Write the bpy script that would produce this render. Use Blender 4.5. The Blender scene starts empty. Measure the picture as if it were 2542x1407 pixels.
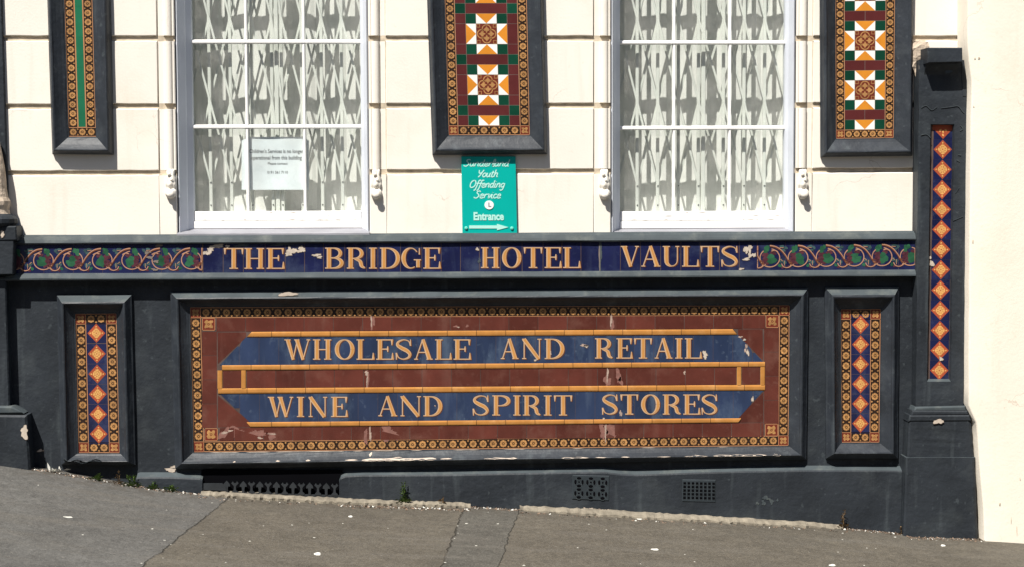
import bpy, math, random
import numpy as np
from math import sin, cos, pi, radians
random.seed(7)
C = bpy.context.scene
COL = C.collection

# ------------------------------------------------------------------ camera
FPX = 4000.0                       # focal length in photo pixels (photo is 2542 x 1407)
MPP = 0.0021                       # metres per photo pixel on the wall
YAW, PITCH, ROLL = [radians(a) for a in (2.3593506, -3.28952291, 0.22476848)]
def rotm(y, p, r):
    cy, sy, cp, sp, cr, sr = cos(y), sin(y), cos(p), sin(p), cos(r), sin(r)
    return (np.array([[cy,0,sy],[0,1,0],[-sy,0,cy]]) @ np.array([[1,0,0],[0,cp,-sp],[0,sp,cp]])
            @ np.array([[cr,-sr,0],[sr,cr,0],[0,0,1]]))
RM = rotm(YAW, PITCH, ROLL)
def todir(v): return np.array([v[0], v[2], -v[1]])      # (right, down, into wall) -> blender
FWD = todir(RM @ np.array([0, 0, 1.0]))
CAM = np.array([0, 0, 1.16]) - FWD * (FPX * MPP)
cd = bpy.data.cameras.new("Camera"); cam = bpy.data.objects.new("Camera", cd); COL.objects.link(cam)
cd.sensor_fit = 'HORIZONTAL'; cd.sensor_width = 36.0; cd.lens = FPX / 2542 * 36.0
cd.clip_start = 0.05; cd.clip_end = 2000
import mathutils
r_, u_, b_ = todir(RM[:, 0]), -todir(RM[:, 1]), -FWD
cam.matrix_world = mathutils.Matrix([[r_[0], u_[0], b_[0], CAM[0]], [r_[1], u_[1], b_[1], CAM[1]],
                                     [r_[2], u_[2], b_[2], CAM[2]], [0, 0, 0, 1]])
C.camera = cam

# ------------------------------------------------------------------ world, sun, exposure
SUN = np.array([0.35, 0.56, -1.0]); SUN = SUN / np.linalg.norm(SUN)    # direction the light travels
w = bpy.data.worlds.new("World"); C.world = w; w.use_nodes = True
nt = w.node_tree; sky = nt.nodes.new('ShaderNodeTexSky'); sky.sky_type = 'NISHITA'; sky.sun_disc = False
sky.sun_elevation = math.asin(-SUN[2]); sky.sun_rotation = math.atan2(-SUN[0], -SUN[1])
sky.air_density = 1.0; sky.dust_density = 1.2; sky.ozone_density = 1.0
bgn = nt.nodes['Background']; nt.links.new(sky.outputs[0], bgn.inputs[0]); bgn.inputs[1].default_value = 0.05
ld = bpy.data.lights.new("Sun", 'SUN'); ld.energy = 5.0; ld.angle = radians(0.55); ld.color = (1.0, 0.955, 0.88)
lo = bpy.data.objects.new("Sun", ld); COL.objects.link(lo); lo.location = (-4, -6, 10)
lo.rotation_euler = mathutils.Vector(SUN).to_track_quat('-Z', 'Y').to_euler()
C.view_settings.view_transform = 'Standard'; C.view_settings.look = 'None'
C.view_settings.exposure = 0.72; C.view_settings.gamma = 1.0
C.render.engine = 'CYCLES'; C.cycles.max_bounces = 8; C.cycles.transparent_max_bounces = 12

# ------------------------------------------------------------------ geometry helpers
def at(px, py, p=0.0):
    """the point that photo pixel (px, py) sees on the plane standing p metres proud of the wall"""
    d = todir(RM @ np.array([(px - 1271) / FPX, (py - 703.5) / FPX, 1.0]))
    t = (-p - CAM[1]) / d[1]
    q = CAM + d * t
    return (float(q[0]), -p, float(q[2]))
def XX(px, py, p=0.0): return at(px, py, p)[0]
def ZZ(px, py, p=0.0): return at(px, py, p)[2]
def R(x0, y0, x1, y1, p=0.0):
    """upright world rectangle (tl, tr, br, bl) as X,Z pairs"""
    xm, ym = (x0 + x1) / 2, (y0 + y1) / 2
    a, b, c, d = XX(x0, ym, p), XX(x1, ym, p), ZZ(xm, y0, p), ZZ(xm, y1, p)
    return [(a, c), (b, c), (b, d), (a, d)]
def Q(tl, tr, br, bl, p=0.0):
    return [(at(*c, p)[0], at(*c, p)[2]) for c in (tl, tr, br, bl)]
def lerp(a, b, t): return a + (b - a) * t
def lerp2(a, b, t): return (a[0] + (b[0] - a[0]) * t, a[1] + (b[1] - a[1]) * t)

class MB:
    def __init__(s): s.v, s.f, s.m, s.mats = [], [], [], []
    def mi(s, m):
        if m not in s.mats: s.mats.append(m)
        return s.mats.index(m)
    def face(s, pts, m):
        k = len(s.v); s.v += [tuple(p) for p in pts]; s.f.append(list(range(k, k + len(pts)))); s.m.append(s.mi(m))
    def front(s, pts, m):
        """a face turned to the street (-Y)"""
        a = sum(pts[i][0] * pts[(i + 1) % len(pts)][2] - pts[(i + 1) % len(pts)][0] * pts[i][2] for i in range(len(pts)))
        s.face(pts if a > 0 else pts[::-1], m)
    def mesh(s, vs, fs, m):
        k = len(s.v); s.v += [tuple(p) for p in vs]; i = s.mi(m)
        for f in fs: s.f.append([a + k for a in f]); s.m.append(i)
    def box(s, q, p0, p1, m, b=0.0):
        """prism over world quad q (tl,tr,br,bl) from p0 to the front at p1, with a chamfer b"""
        tl, tr, br, bl = q
        def ins(d):
            cx, cz = sum(c[0] for c in q) / 4, sum(c[1] for c in q) / 4
            o = []
            for (x, z) in q: o.append((x + (d if x < cx else -d), z + (d if z < cz else -d)))
            return o
        rings = [(q, p0)]
        if b > 0: rings += [(q, p1 - b), (ins(b), p1)]
        else: rings += [(q, p1)]
        vs, fs = [], []
        for (qq, p) in rings: vs += [(x, -p, z) for (x, z) in qq]
        for r in range(len(rings) - 1):
            for i in range(4):
                j = (i + 1) % 4; a = r * 4
                fs.append([a + i, a + j, a + 4 + j, a + 4 + i])
        e = (len(rings) - 1) * 4
        fs.append([e + 3, e + 2, e + 1, e]); fs.append([0, 1, 2, 3])
        s.mesh(vs, [f[::-1] for f in fs[:-2]] + [[e + 3, e + 2, e + 1, e], [0, 1, 2, 3]], m)
    def abox(s, lo_, hi_, m):
        (a, b, c), (d, e, f) = lo_, hi_
        vs = [(a,b,c),(d,b,c),(d,e,c),(a,e,c),(a,b,f),(d,b,f),(d,e,f),(a,e,f)]
        s.mesh(vs, [[3,2,1,0],[4,5,6,7],[0,1,5,4],[1,2,6,5],[2,3,7,6],[3,0,4,7]], m)
    def build(s, name, parent=None, smooth=False, kind=None):
        me = bpy.data.meshes.new(name); me.from_pydata(s.v, [], s.f)
        for m in s.mats: me.materials.append(m)
        me.polygons.foreach_set('material_index', s.m)
        if smooth: me.polygons.foreach_set('use_smooth', [True] * len(s.f))
        me.update()
        o = bpy.data.objects.new(name, me); COL.objects.link(o)
        if parent is not None: o.parent = parent
        if kind: o['kind'] = kind
        return o
def tag(o, label, cat, group=None, kind='thing'):
    o['label'] = label; o['category'] = cat; o['kind'] = kind
    if group: o['group'] = group
    return o
def thing(name, label, cat, group=None, kind='thing'):
    o = bpy.data.objects.new(name, None); COL.objects.link(o); o.empty_display_size = .1
    return tag(o, label, cat, group, kind)

# canvases: map flat drawing coordinates to a point on a plane
def px_canvas(p):
    return lambda x, y, dp=0.0: at(x, y, p)[:1] + (-(p + dp),) + at(x, y, p)[2:]
def quad_canvas(q, W, H, p):
    tl, tr, br, bl = q
    def f(x, y, dp=0.0):
        a = lerp2(lerp2(tl, tr, x / W), lerp2(bl, br, x / W), y / H)
        return (a[0], -(p + dp), a[1])
    return f
def poly(mb, cv, pts, m, dp=0.0): mb.front([cv(x, y, dp) for (x, y) in pts], m)
def tile(mb, cv, pts, m, dp, tilt=.0005):
    """a single tile bedded a little unevenly"""
    c = (sum(p[0] for p in pts) / len(pts), sum(p[1] for p in pts) / len(pts)); a, b = random.uniform(-tilt, tilt), random.uniform(-tilt, tilt)
    L = max(1, max(abs(p[0] - c[0]) for p in pts)); H = max(1, max(abs(p[1] - c[1]) for p in pts))
    mb.front([cv(x, y, dp + abs(a) + abs(b) + a * (x - c[0]) / L + b * (y - c[1]) / H) for (x, y) in pts], m)
def rect(mb, cv, x0, y0, x1, y1, m, dp=0.0): poly(mb, cv, [(x0, y0), (x1, y0), (x1, y1), (x0, y1)], m, dp)
def smooth_path(pts, n=6, closed=False):
    P = [np.array(p, float) for p in pts]; out = []; N = len(P)
    for i in range(N if closed else N - 1):
        if closed: a, b, c, d = P[i - 1], P[i], P[(i + 1) % N], P[(i + 2) % N]
        else: a, b, c, d = P[max(i - 1, 0)], P[i], P[i + 1], P[min(i + 2, N - 1)]
        for k in range(n):
            t = k / n
            out.append(tuple(.5 * ((2 * b) + (c - a) * t + (2 * a - 5 * b + 4 * c - d) * t * t + (-a + 3 * b - 3 * c + d) * t ** 3)))
    if not closed: out.append(tuple(P[-1]))
    return out
def ribbon(mb, cv, pts, wd, m, dp=0.0, closed=False):
    n = len(pts)
    if not hasattr(wd, '__len__'): wd = [wd] * n
    L, Rr = [], []
    for i in range(n):
        if closed: a, b = pts[i - 1], pts[(i + 1) % n]
        else: a, b = pts[max(i - 1, 0)], pts[min(i + 1, n - 1)]
        dx, dy = b[0] - a[0], b[1] - a[1]; l = math.hypot(dx, dy) or 1
        nx, ny = -dy / l * wd[i] / 2, dx / l * wd[i] / 2
        L.append((pts[i][0] + nx, pts[i][1] + ny)); Rr.append((pts[i][0] - nx, pts[i][1] - ny))
    for i in range(n if closed else n - 1):
        j = (i + 1) % n
        poly(mb, cv, [L[i], L[j], Rr[j], Rr[i]], m, dp)
def blob(mb, cv, cx, cy, rx, ry, m, dp=0.0, seed=0, n=13, rough=.35):
    rd = random.Random(seed * 31 + int(cx * 7 + cy))
    p1, p2, p3 = [rd.uniform(0, 6.3) for _ in range(3)]; pts = []
    big = m.name in ('pale_exposed_plaster', 'dull_exposed_clay', 'pink_worn_tile', 'sheen_and_wear_charcoal'); n = n * 2 if big else n
    for i in range(n):
        a = 2 * pi * i / n; k = 1 + rough * (.5 * sin(2 * a + p1) + .4 * sin(3 * a + p2) + .3 * sin(5 * a + p3)) + rd.uniform(-.4, .4) * rough
        pts.append((cx + rx * k * cos(a), cy + ry * k * sin(a)))
    if m.name == 'pale_exposed_plaster': poly(mb, cv, [(cx + (x - cx) * 1.0 + (.9 if x > cx else -.9), cy + (y - cy) + (1.1 if y > cy else -.6)) for x, y in pts], SCARM, dp - .0002)
    poly(mb, cv, pts, m, dp)

# ------------------------------------------------------------------ materials
KS = 1.36                                     # how bright a white, sunlit wall renders: photo colour / KS = surface colour
def lin(c): return c / 12.92 if c <= .04045 else ((c + .055) / 1.055) ** 2.4
def col(r, g, b, k=KS): return tuple(min(.86, lin(v / 255) / k) for v in (r, g, b)) + (1.0,)
def mat(name, c, rough=.6, spec=.4, var=.12, vscale=6.0, bump=0.0, bscale=60.0, island=0.0, dirt=None, dirt_amt=0.0, dirt_scale=3.0,
        coat=0.0, detail=6.0, stretch=(1, 1, 1), bdist=.002, streak=None, streak_amt=0.0, lump=0.0, hair=None):
    m = bpy.data.materials.new(name); m.use_nodes = True; n = m.node_tree; ns, ln = n.nodes, n.links
    b = ns['Principled BSDF']; b.inputs['Roughness'].default_value = rough; b.inputs['Specular IOR Level'].default_value = spec
    if coat: b.inputs['Coat Weight'].default_value = coat; b.inputs['Coat Roughness'].default_value = .08
    tc = ns.new('ShaderNodeTexCoord'); mp = ns.new('ShaderNodeMapping'); mp.inputs['Scale'].default_value = stretch
    ln.new(tc.outputs['Object'], mp.inputs[0])
    nz = ns.new('ShaderNodeTexNoise'); nz.inputs['Scale'].default_value = vscale; nz.inputs['Detail'].default_value = detail
    ln.new(mp.outputs[0], nz.inputs[0])
    mr = ns.new('ShaderNodeMapRange'); mr.inputs[1].default_value = .25; mr.inputs[2].default_value = .75
    mr.inputs[3].default_value = 1 - var; mr.inputs[4].default_value = 1 + var; ln.new(nz.outputs[0], mr.inputs[0])
    mul = ns.new('ShaderNodeMix'); mul.data_type = 'RGBA'; mul.blend_type = 'MULTIPLY'; mul.inputs[0].default_value = 1
    mul.inputs[6].default_value = c; ln.new(mr.outputs[0], mul.inputs[7]); cur = mul.outputs[2]
    if island:
        g = ns.new('ShaderNodeNewGeometry'); r2 = ns.new('ShaderNodeMapRange'); r2.inputs[3].default_value = 1 - island
        r2.inputs[4].default_value = 1 + island; ln.new(g.outputs['Random Per Island'], r2.inputs[0])
        m2 = ns.new('ShaderNodeMix'); m2.data_type = 'RGBA'; m2.blend_type = 'MULTIPLY'; m2.inputs[0].default_value = 1
        ln.new(cur, m2.inputs[6]); ln.new(r2.outputs[0], m2.inputs[7]); cur = m2.outputs[2]
    if dirt:
        nd = ns.new('ShaderNodeTexNoise'); nd.inputs['Scale'].default_value = dirt_scale; nd.inputs['Detail'].default_value = 8
        nd.inputs['Roughness'].default_value = .65; ln.new(mp.outputs[0], nd.inputs[0])
        rp = ns.new('ShaderNodeMapRange'); rp.inputs[1].default_value = .52; rp.inputs[2].default_value = .72; rp.inputs[3].default_value = 0
        rp.inputs[4].default_value = dirt_amt; ln.new(nd.outputs[0], rp.inputs[0])
        m3 = ns.new('ShaderNodeMix'); m3.data_type = 'RGBA'; ln.new(rp.outputs[0], m3.inputs[0]); ln.new(cur, m3.inputs[6])
        m3.inputs[7].default_value = dirt; cur = m3.outputs[2]
    def layer(scale3, sc, lo_, hi_, amt, colr, det=5):
        nonlocal cur
        mpp = ns.new('ShaderNodeMapping'); mpp.inputs['Scale'].default_value = scale3; ln.new(tc.outputs['Object'], mpp.inputs[0])
        q = ns.new('ShaderNodeTexNoise'); q.inputs['Scale'].default_value = sc; q.inputs['Detail'].default_value = det; ln.new(mpp.outputs[0], q.inputs[0])
        rr = ns.new('ShaderNodeMapRange'); rr.inputs[1].default_value = lo_; rr.inputs[2].default_value = hi_; rr.inputs[3].default_value = 0; rr.inputs[4].default_value = amt
        ln.new(q.outputs[0], rr.inputs[0]); mm = ns.new('ShaderNodeMix'); mm.data_type = 'RGBA'; ln.new(rr.outputs[0], mm.inputs[0]); ln.new(cur, mm.inputs[6]); mm.inputs[7].default_value = colr; cur = mm.outputs[2]
    if streak:
        layer((1, 1, .10), 16, .58, .74, streak_amt, streak)
        layer((1, 1, 1), 34, .63, .72, streak_amt * .8, streak, 7)
    if hair:
        vo = ns.new('ShaderNodeTexVoronoi'); vo.feature = 'DISTANCE_TO_EDGE'; vo.inputs['Scale'].default_value = 1.3
        wn = ns.new('ShaderNodeTexNoise'); wn.inputs['Scale'].default_value = 3; wn.inputs['Detail'].default_value = 6; ln.new(tc.outputs['Object'], wn.inputs[0])
        va = ns.new('ShaderNodeVectorMath'); va.operation = 'ADD'; ln.new(tc.outputs['Object'], va.inputs[0])
        vs_ = ns.new('ShaderNodeVectorMath'); vs_.operation = 'SCALE'; vs_.inputs['Scale'].default_value = .5; ln.new(wn.outputs['Color'], vs_.inputs[0]); ln.new(vs_.outputs[0], va.inputs[1]); ln.new(va.outputs[0], vo.inputs['Vector'])
        hr = ns.new('ShaderNodeMapRange'); hr.inputs[1].default_value = .0012; hr.inputs[2].default_value = .003; hr.inputs[3].default_value = .55; hr.inputs[4].default_value = 0; ln.new(vo.outputs['Distance'], hr.inputs[0])
        hm = ns.new('ShaderNodeMapRange'); hm.inputs[1].default_value = .5; hm.inputs[2].default_value = .6; ln.new(wn.outputs[0], hm.inputs[0])
        hx = ns.new('ShaderNodeMath'); hx.operation = 'MULTIPLY'; ln.new(hr.outputs[0], hx.inputs[0]); ln.new(hm.outputs[0], hx.inputs[1])
        mm = ns.new('ShaderNodeMix'); mm.data_type = 'RGBA'; ln.new(hx.outputs[0], mm.inputs[0]); ln.new(cur, mm.inputs[6]); mm.inputs[7].default_value = hair; cur = mm.outputs[2]
    ln.new(cur, b.inputs['Base Color'])
    if bump:
        nb = ns.new('ShaderNodeTexNoise'); nb.inputs['Scale'].default_value = bscale; nb.inputs['Detail'].default_value = 5
        ln.new(mp.outputs[0], nb.inputs[0]); bp = ns.new('ShaderNodeBump'); bp.inputs['Strength'].default_value = bump
        bp.inputs['Distance'].default_value = bdist
        hgt = nb.outputs[0]
        if lump:
            n2 = ns.new('ShaderNodeTexNoise'); n2.inputs['Scale'].default_value = 11; n2.inputs['Detail'].default_value = 3; ln.new(tc.outputs['Object'], n2.inputs[0])
            ad = ns.new('ShaderNodeMath'); ad.operation = 'MULTIPLY_ADD'; ad.inputs[1].default_value = lump; ln.new(n2.outputs[0], ad.inputs[0]); ln.new(hgt, ad.inputs[2]); hgt = ad.outputs[0]
        ln.new(hgt, bp.inputs['Height']); ln.new(bp.outputs[0], b.inputs['Normal'])
    return m
CREAM = mat('cream_masonry_paint', (.77, .725, .65, 1), streak=(.56, .49, .39, 1), streak_amt=.22, hair=(.45, .38, .30, 1), rough=.85, spec=.15, var=.05, vscale=2.5, bump=.35, bscale=90, dirt=(.62, .53, .40, 1), dirt_amt=.28, dirt_scale=2.2)
CREAM_N = mat('cream_render', (.77, .71, .61, 1), streak=(.62, .52, .41, 1), streak_amt=.25, hair=(.5, .41, .32, 1), lump=1.2, rough=.9, spec=.15, var=.03, vscale=1.5, bump=.4, bscale=70, dirt=(.66, .56, .43, 1), dirt_amt=.3, dirt_scale=1.7)
JOINT = mat('weathered_joint', (.52, .44, .33, 1), rough=.9, var=.3, vscale=25, bump=.5)
WHITE = mat('white_gloss_paint', (.84, .83, .81, 1), rough=.45, var=.03, vscale=9, bump=.2, bscale=50)
FLAKE = mat('bare_flaked_wood', (.36, .30, .23, 1), rough=.9, var=.3, vscale=40)
GREYJ = mat('window_jamb_paint', (.60, .63, .69, 1), rough=.5, var=.05, vscale=8, bump=.15)
DARK = mat('charcoal_gloss_paint', col(49, 54, 60), streak=col(88, 96, 100), streak_amt=.5, lump=1.6, rough=.55, spec=.2, var=.28, vscale=5, bump=.8, bscale=45, dirt=col(84, 90, 92), dirt_amt=.35, dirt_scale=4.5, bdist=.003)
DARKF = mat('charcoal_frame_paint', col(50, 55, 62), streak=col(96, 104, 108), streak_amt=.45, lump=1.2, rough=.5, spec=.3, var=.25, vscale=8, bump=.7, bscale=40, dirt=col(88, 94, 98), dirt_amt=.3, dirt_scale=9, bdist=.002)
DARKT = mat('sheen_and_wear_charcoal', col(76, 84, 88), rough=.65, spec=.15, var=.2, vscale=9, bump=.4, dirt=col(120, 124, 118), dirt_amt=.5, dirt_scale=10)  # paler charcoal for scuffs, and for sun sheen painted onto upward ledges
SILL = mat('grey_sill_paint', (.25, .25, .275, 1), rough=.6, spec=.2, var=.15, vscale=7, bump=.2)
CHIP = mat('pale_exposed_plaster', (.47, .40, .33, 1), rough=.9, var=.2, vscale=50, bump=.5)
CHIPD = mat('dull_exposed_clay', (.36, .27, .22, 1), rough=.95, var=.3, vscale=50, bump=.5)
SCARM = mat('painted_recess_rim', (.10, .075, .06, 1), rough=.9, var=.4, vscale=60)  # dark rim painted round flat chips so they look recessed
PINKCHIP = mat('pink_worn_tile', col(142, 98, 88), rough=.8, var=.25, vscale=40, bump=.4)
NAVY = mat('navy_glazed_tile', col(32, 37, 76), streak=col(78, 90, 116), streak_amt=.3, rough=.2, spec=.5, var=.25, vscale=9, island=.2, dirt=col(70, 80, 108), dirt_amt=.8, dirt_scale=6, coat=.25)
BLUE = mat('worn_blue_glazed_tile', col(46, 60, 90), streak=col(104, 120, 140), streak_amt=.42, rough=.25, spec=.5, var=.28, vscale=9, island=.16, dirt=col(92, 110, 134), dirt_amt=.8, dirt_scale=6, coat=.2, stretch=(1, 1, .45))
MAROON = mat('maroon_glazed_tile', col(98, 50, 41), rough=.3, spec=.5, var=.2, vscale=11, island=.2, dirt=col(128, 88, 76), dirt_amt=.55, dirt_scale=7, streak=col(140, 104, 92), streak_amt=.22)
MAROON2 = mat('oxblood_glazed_tile', col(98, 46, 46), rough=.25, spec=.5, var=.10, vscale=14, island=.10)
GREEN = mat('bottle_green_tile', col(22, 72, 54), rough=.2, spec=.5, var=.15, vscale=14, island=.2)
TEAL = mat('jade_strip_tile', col(42, 118, 86), rough=.2, spec=.5, var=.12, vscale=12, island=.12)
ORANGE = mat('amber_tile', col(232, 150, 52), rough=.25, spec=.5, var=.08, vscale=20, island=.08)
YBAR = mat('amber_moulded_tile', col(196, 136, 70), rough=.25, spec=.5, var=.14, vscale=16, island=.14, dirt=col(222, 170, 110), dirt_amt=.5, dirt_scale=14)
WTILE = mat('white_tile', (.80, .79, .76, 1), rough=.2, spec=.5, var=.03, island=.04)
GOLD = mat('gold_inlay', col(192, 142, 88), rough=.4, var=.3, vscale=7, island=.15, dirt=col(140, 104, 72), dirt_amt=.8, dirt_scale=6)
GOLDL = mat('buff_inlay_line', col(206, 148, 104), rough=.4, var=.12, vscale=22)
BLACKT = mat('black_brown_tile_ground', col(50, 35, 28), rough=.35, var=.2, vscale=20, island=.2)
GOLDD = mat('buff_diamond_inlay', col(232, 176, 104), rough=.4, var=.16, vscale=22)
RUST = mat('rust_red_tile', col(182, 88, 58), rough=.35, var=.12, vscale=20, island=.10)
DKRED = mat('dark_red_inlay', col(120, 52, 38), rough=.35, var=.12, vscale=20)
GROUT = mat('tile_grout', col(128, 116, 108), rough=.9, var=.35, vscale=14)
GROUTD = mat('dark_tile_grout', col(92, 74, 68), rough=.9, var=.4, vscale=14)
LET_P = mat('pale_letter_edge', col(214, 178, 142), rough=.3, var=.10, vscale=20)
LET_O = mat('amber_letter_face', col(212, 152, 84), rough=.3, var=.08, vscale=20)
LET_S = mat('burnt_orange_letter_shade', col(116, 66, 30), rough=.3, var=.15, vscale=20)
VINE = mat('salmon_vine_line', col(194, 146, 118), rough=.35, var=.2, vscale=20)
VINED = mat('russet_vine_stem', col(112, 68, 50), rough=.35, var=.3, vscale=30)
LEAF = mat('leaf_green_glaze', col(48, 98, 70), rough=.3, var=.3, vscale=30, island=.25)
LEAFD = mat('slate_green_glaze', col(66, 92, 92), rough=.3, var=.3, vscale=30, island=.3)
GRAPE = mat('plum_glaze', col(90, 50, 60), rough=.3, var=.3, vscale=60, island=.2)
TURQ = mat('turquoise_sign', col(0, 188, 176), rough=.3, spec=.5, var=.06, vscale=4)
SIGNW = mat('pale_mint_lettering', col(196, 252, 240), rough=.4, var=.02)
GRILLE = mat('cream_grille_paint', (.68, .70, .65, 1), rough=.5, var=.06, vscale=12)
BOARD = mat('white_backing_board', (.72, .72, .69, 1), rough=.85, var=.05, vscale=3)
LINING = mat('dull_white_lining', (.78, .78, .75, 1), rough=.8, var=.05)
PAPER = mat('notice_paper', (.76, .82, .84, 1), rough=.8, var=.08, vscale=14)
INK = mat('notice_ink', (.17, .18, .19, 1), rough=.8, var=.05)
IRON = mat('painted_iron', col(48, 52, 56), rough=.5, var=.2, vscale=20, bump=.4)
VENTM = mat('vent_paint', col(56, 63, 68), rough=.6, spec=.15, var=.2, vscale=20, bump=.4)
HOLE = mat('vent_void', (.003, .003, .004, 1), rough=.95, spec=.03, var=.1)
CONC = mat('pale_concrete', (.20, .175, .135, 1), rough=.95, var=.4, vscale=18, bump=.9, bscale=60, dirt=(.12, .10, .075, 1), dirt_amt=.6, dirt_scale=14, bdist=.006)
STONE = mat('broken_buff_stone', (.50, .41, .32, 1), rough=.95, var=.35, vscale=25, bump=1.0, bscale=50, dirt=(.12, .09, .06, 1), dirt_amt=.5, dirt_scale=14, bdist=.006)
WEED = mat('weed_leaf', (.10, .16, .035, 1), rough=.6, var=.4, vscale=60, island=.4)
DRYW = mat('dry_stalk', (.20, .13, .06, 1), rough=.8, var=.4, vscale=60, island=.4)
LITT = mat('white_scrap', (.62, .61, .56, 1), rough=.8, var=.2, vscale=60, island=.2)
SPECK = mat('pale_gum_spot', (.40, .39, .35, 1), rough=.8, var=.2, vscale=60, island=.3)
DEBR = mat('brown_debris', (.15, .105, .075, 1), rough=.95, var=.5, vscale=30, island=.5)

def glass_mat():
    m = bpy.data.materials.new('window_glass'); m.use_nodes = True; n = m.node_tree; ns, ln = n.nodes, n.links
    ns.remove(ns['Principled BSDF']); out = ns['Material Output']
    tr = ns.new('ShaderNodeBsdfTransparent'); tr.inputs[0].default_value = (.93, .95, .94, 1)
    gl = ns.new('ShaderNodeBsdfGlossy'); gl.inputs['Roughness'].default_value = .03
    lw = ns.new('ShaderNodeLayerWeight'); lw.inputs[0].default_value = .5
    pw = ns.new('ShaderNodeMath'); pw.operation = 'POWER'; pw.inputs[1].default_value = 5; ln.new(lw.outputs['Facing'], pw.inputs[0])
    fr = ns.new('ShaderNodeMath'); fr.operation = 'MULTIPLY_ADD'; fr.inputs[1].default_value = .9; fr.inputs[2].default_value = .05; ln.new(pw.outputs[0], fr.inputs[0])
    tc = ns.new('ShaderNodeTexCoord'); nz = ns.new('ShaderNodeTexNoise'); nz.inputs['Scale'].default_value = 5
    ln.new(tc.outputs['Object'], nz.inputs[0]); bp = ns.new('ShaderNodeBump'); bp.inputs['Strength'].default_value = .15
    bp.inputs['Distance'].default_value = .01; ln.new(nz.outputs[0], bp.inputs['Height']); ln.new(bp.outputs[0], gl.inputs['Normal'])
    df = ns.new('ShaderNodeBsdfDiffuse'); df.inputs[0].default_value = (.62, .60, .56, 1)
    n2 = ns.new('ShaderNodeTexNoise'); n2.inputs['Scale'].default_value = 7; n2.inputs['Detail'].default_value = 7; n2.inputs['Roughness'].default_value = .65; ln.new(tc.outputs['Object'], n2.inputs[0])
    r2 = ns.new('ShaderNodeMapRange'); r2.inputs[1].default_value = .42; r2.inputs[2].default_value = .72; r2.inputs[3].default_value = .025; r2.inputs[4].default_value = .22; ln.new(n2.outputs[0], r2.inputs[0])
    m0 = ns.new('ShaderNodeMixShader'); ln.new(r2.outputs[0], m0.inputs[0]); ln.new(tr.outputs[0], m0.inputs[1]); ln.new(df.outputs[0], m0.inputs[2])
    mx = ns.new('ShaderNodeMixShader'); ln.new(fr.outputs[0], mx.inputs[0]); ln.new(m0.outputs[0], mx.inputs[1]); ln.new(gl.outputs[0], mx.inputs[2])
    ln.new(mx.outputs[0], out.inputs[0]); return m
GLASS = glass_mat()

# ------------------------------------------------------------------ ground
def gbase(X):
    """height of the pavement where it meets the wall"""
    for i in range(len(GB) - 1):
        if X <= GB[i + 1][0] or i == len(GB) - 2:
            t = (X - GB[i][0]) / (GB[i + 1][0] - GB[i][0]); return lerp(GB[i][1], GB[i + 1][1], t)
GB = [(at(x, y, .06)[0], at(x, y, .06)[2]) for (x, y) in
      ((0, 1149), (120, 1167), (330, 1205), (500, 1226), (850, 1246), (1165, 1256), (1300, 1264), (1700, 1288), (2090, 1309), (2260, 1325), (2430, 1330), (2542, 1338))]
GSL = [0.0]
def gz(X, Y):
    xs = (gbase(X - .25) + gbase(X) + gbase(X + .25)) / 3
    k = min(1, max(0, (-Y) / 1.2))
    return lerp(gbase(X), xs, k) - .012 * max(0, -Y - .06)
def gat(px, py):
    """the pavement point seen at a photo pixel"""
    d = todir(RM @ np.array([(px - 1271) / FPX, (py - 703.5) / FPX, 1.0])); t = 6.0
    for _ in range(60):
        q = CAM + d * t; e = q[2] - gz(q[0], q[1]); t += e / max(.02, -d[2]) * .8
    return CAM + d * t
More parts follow.
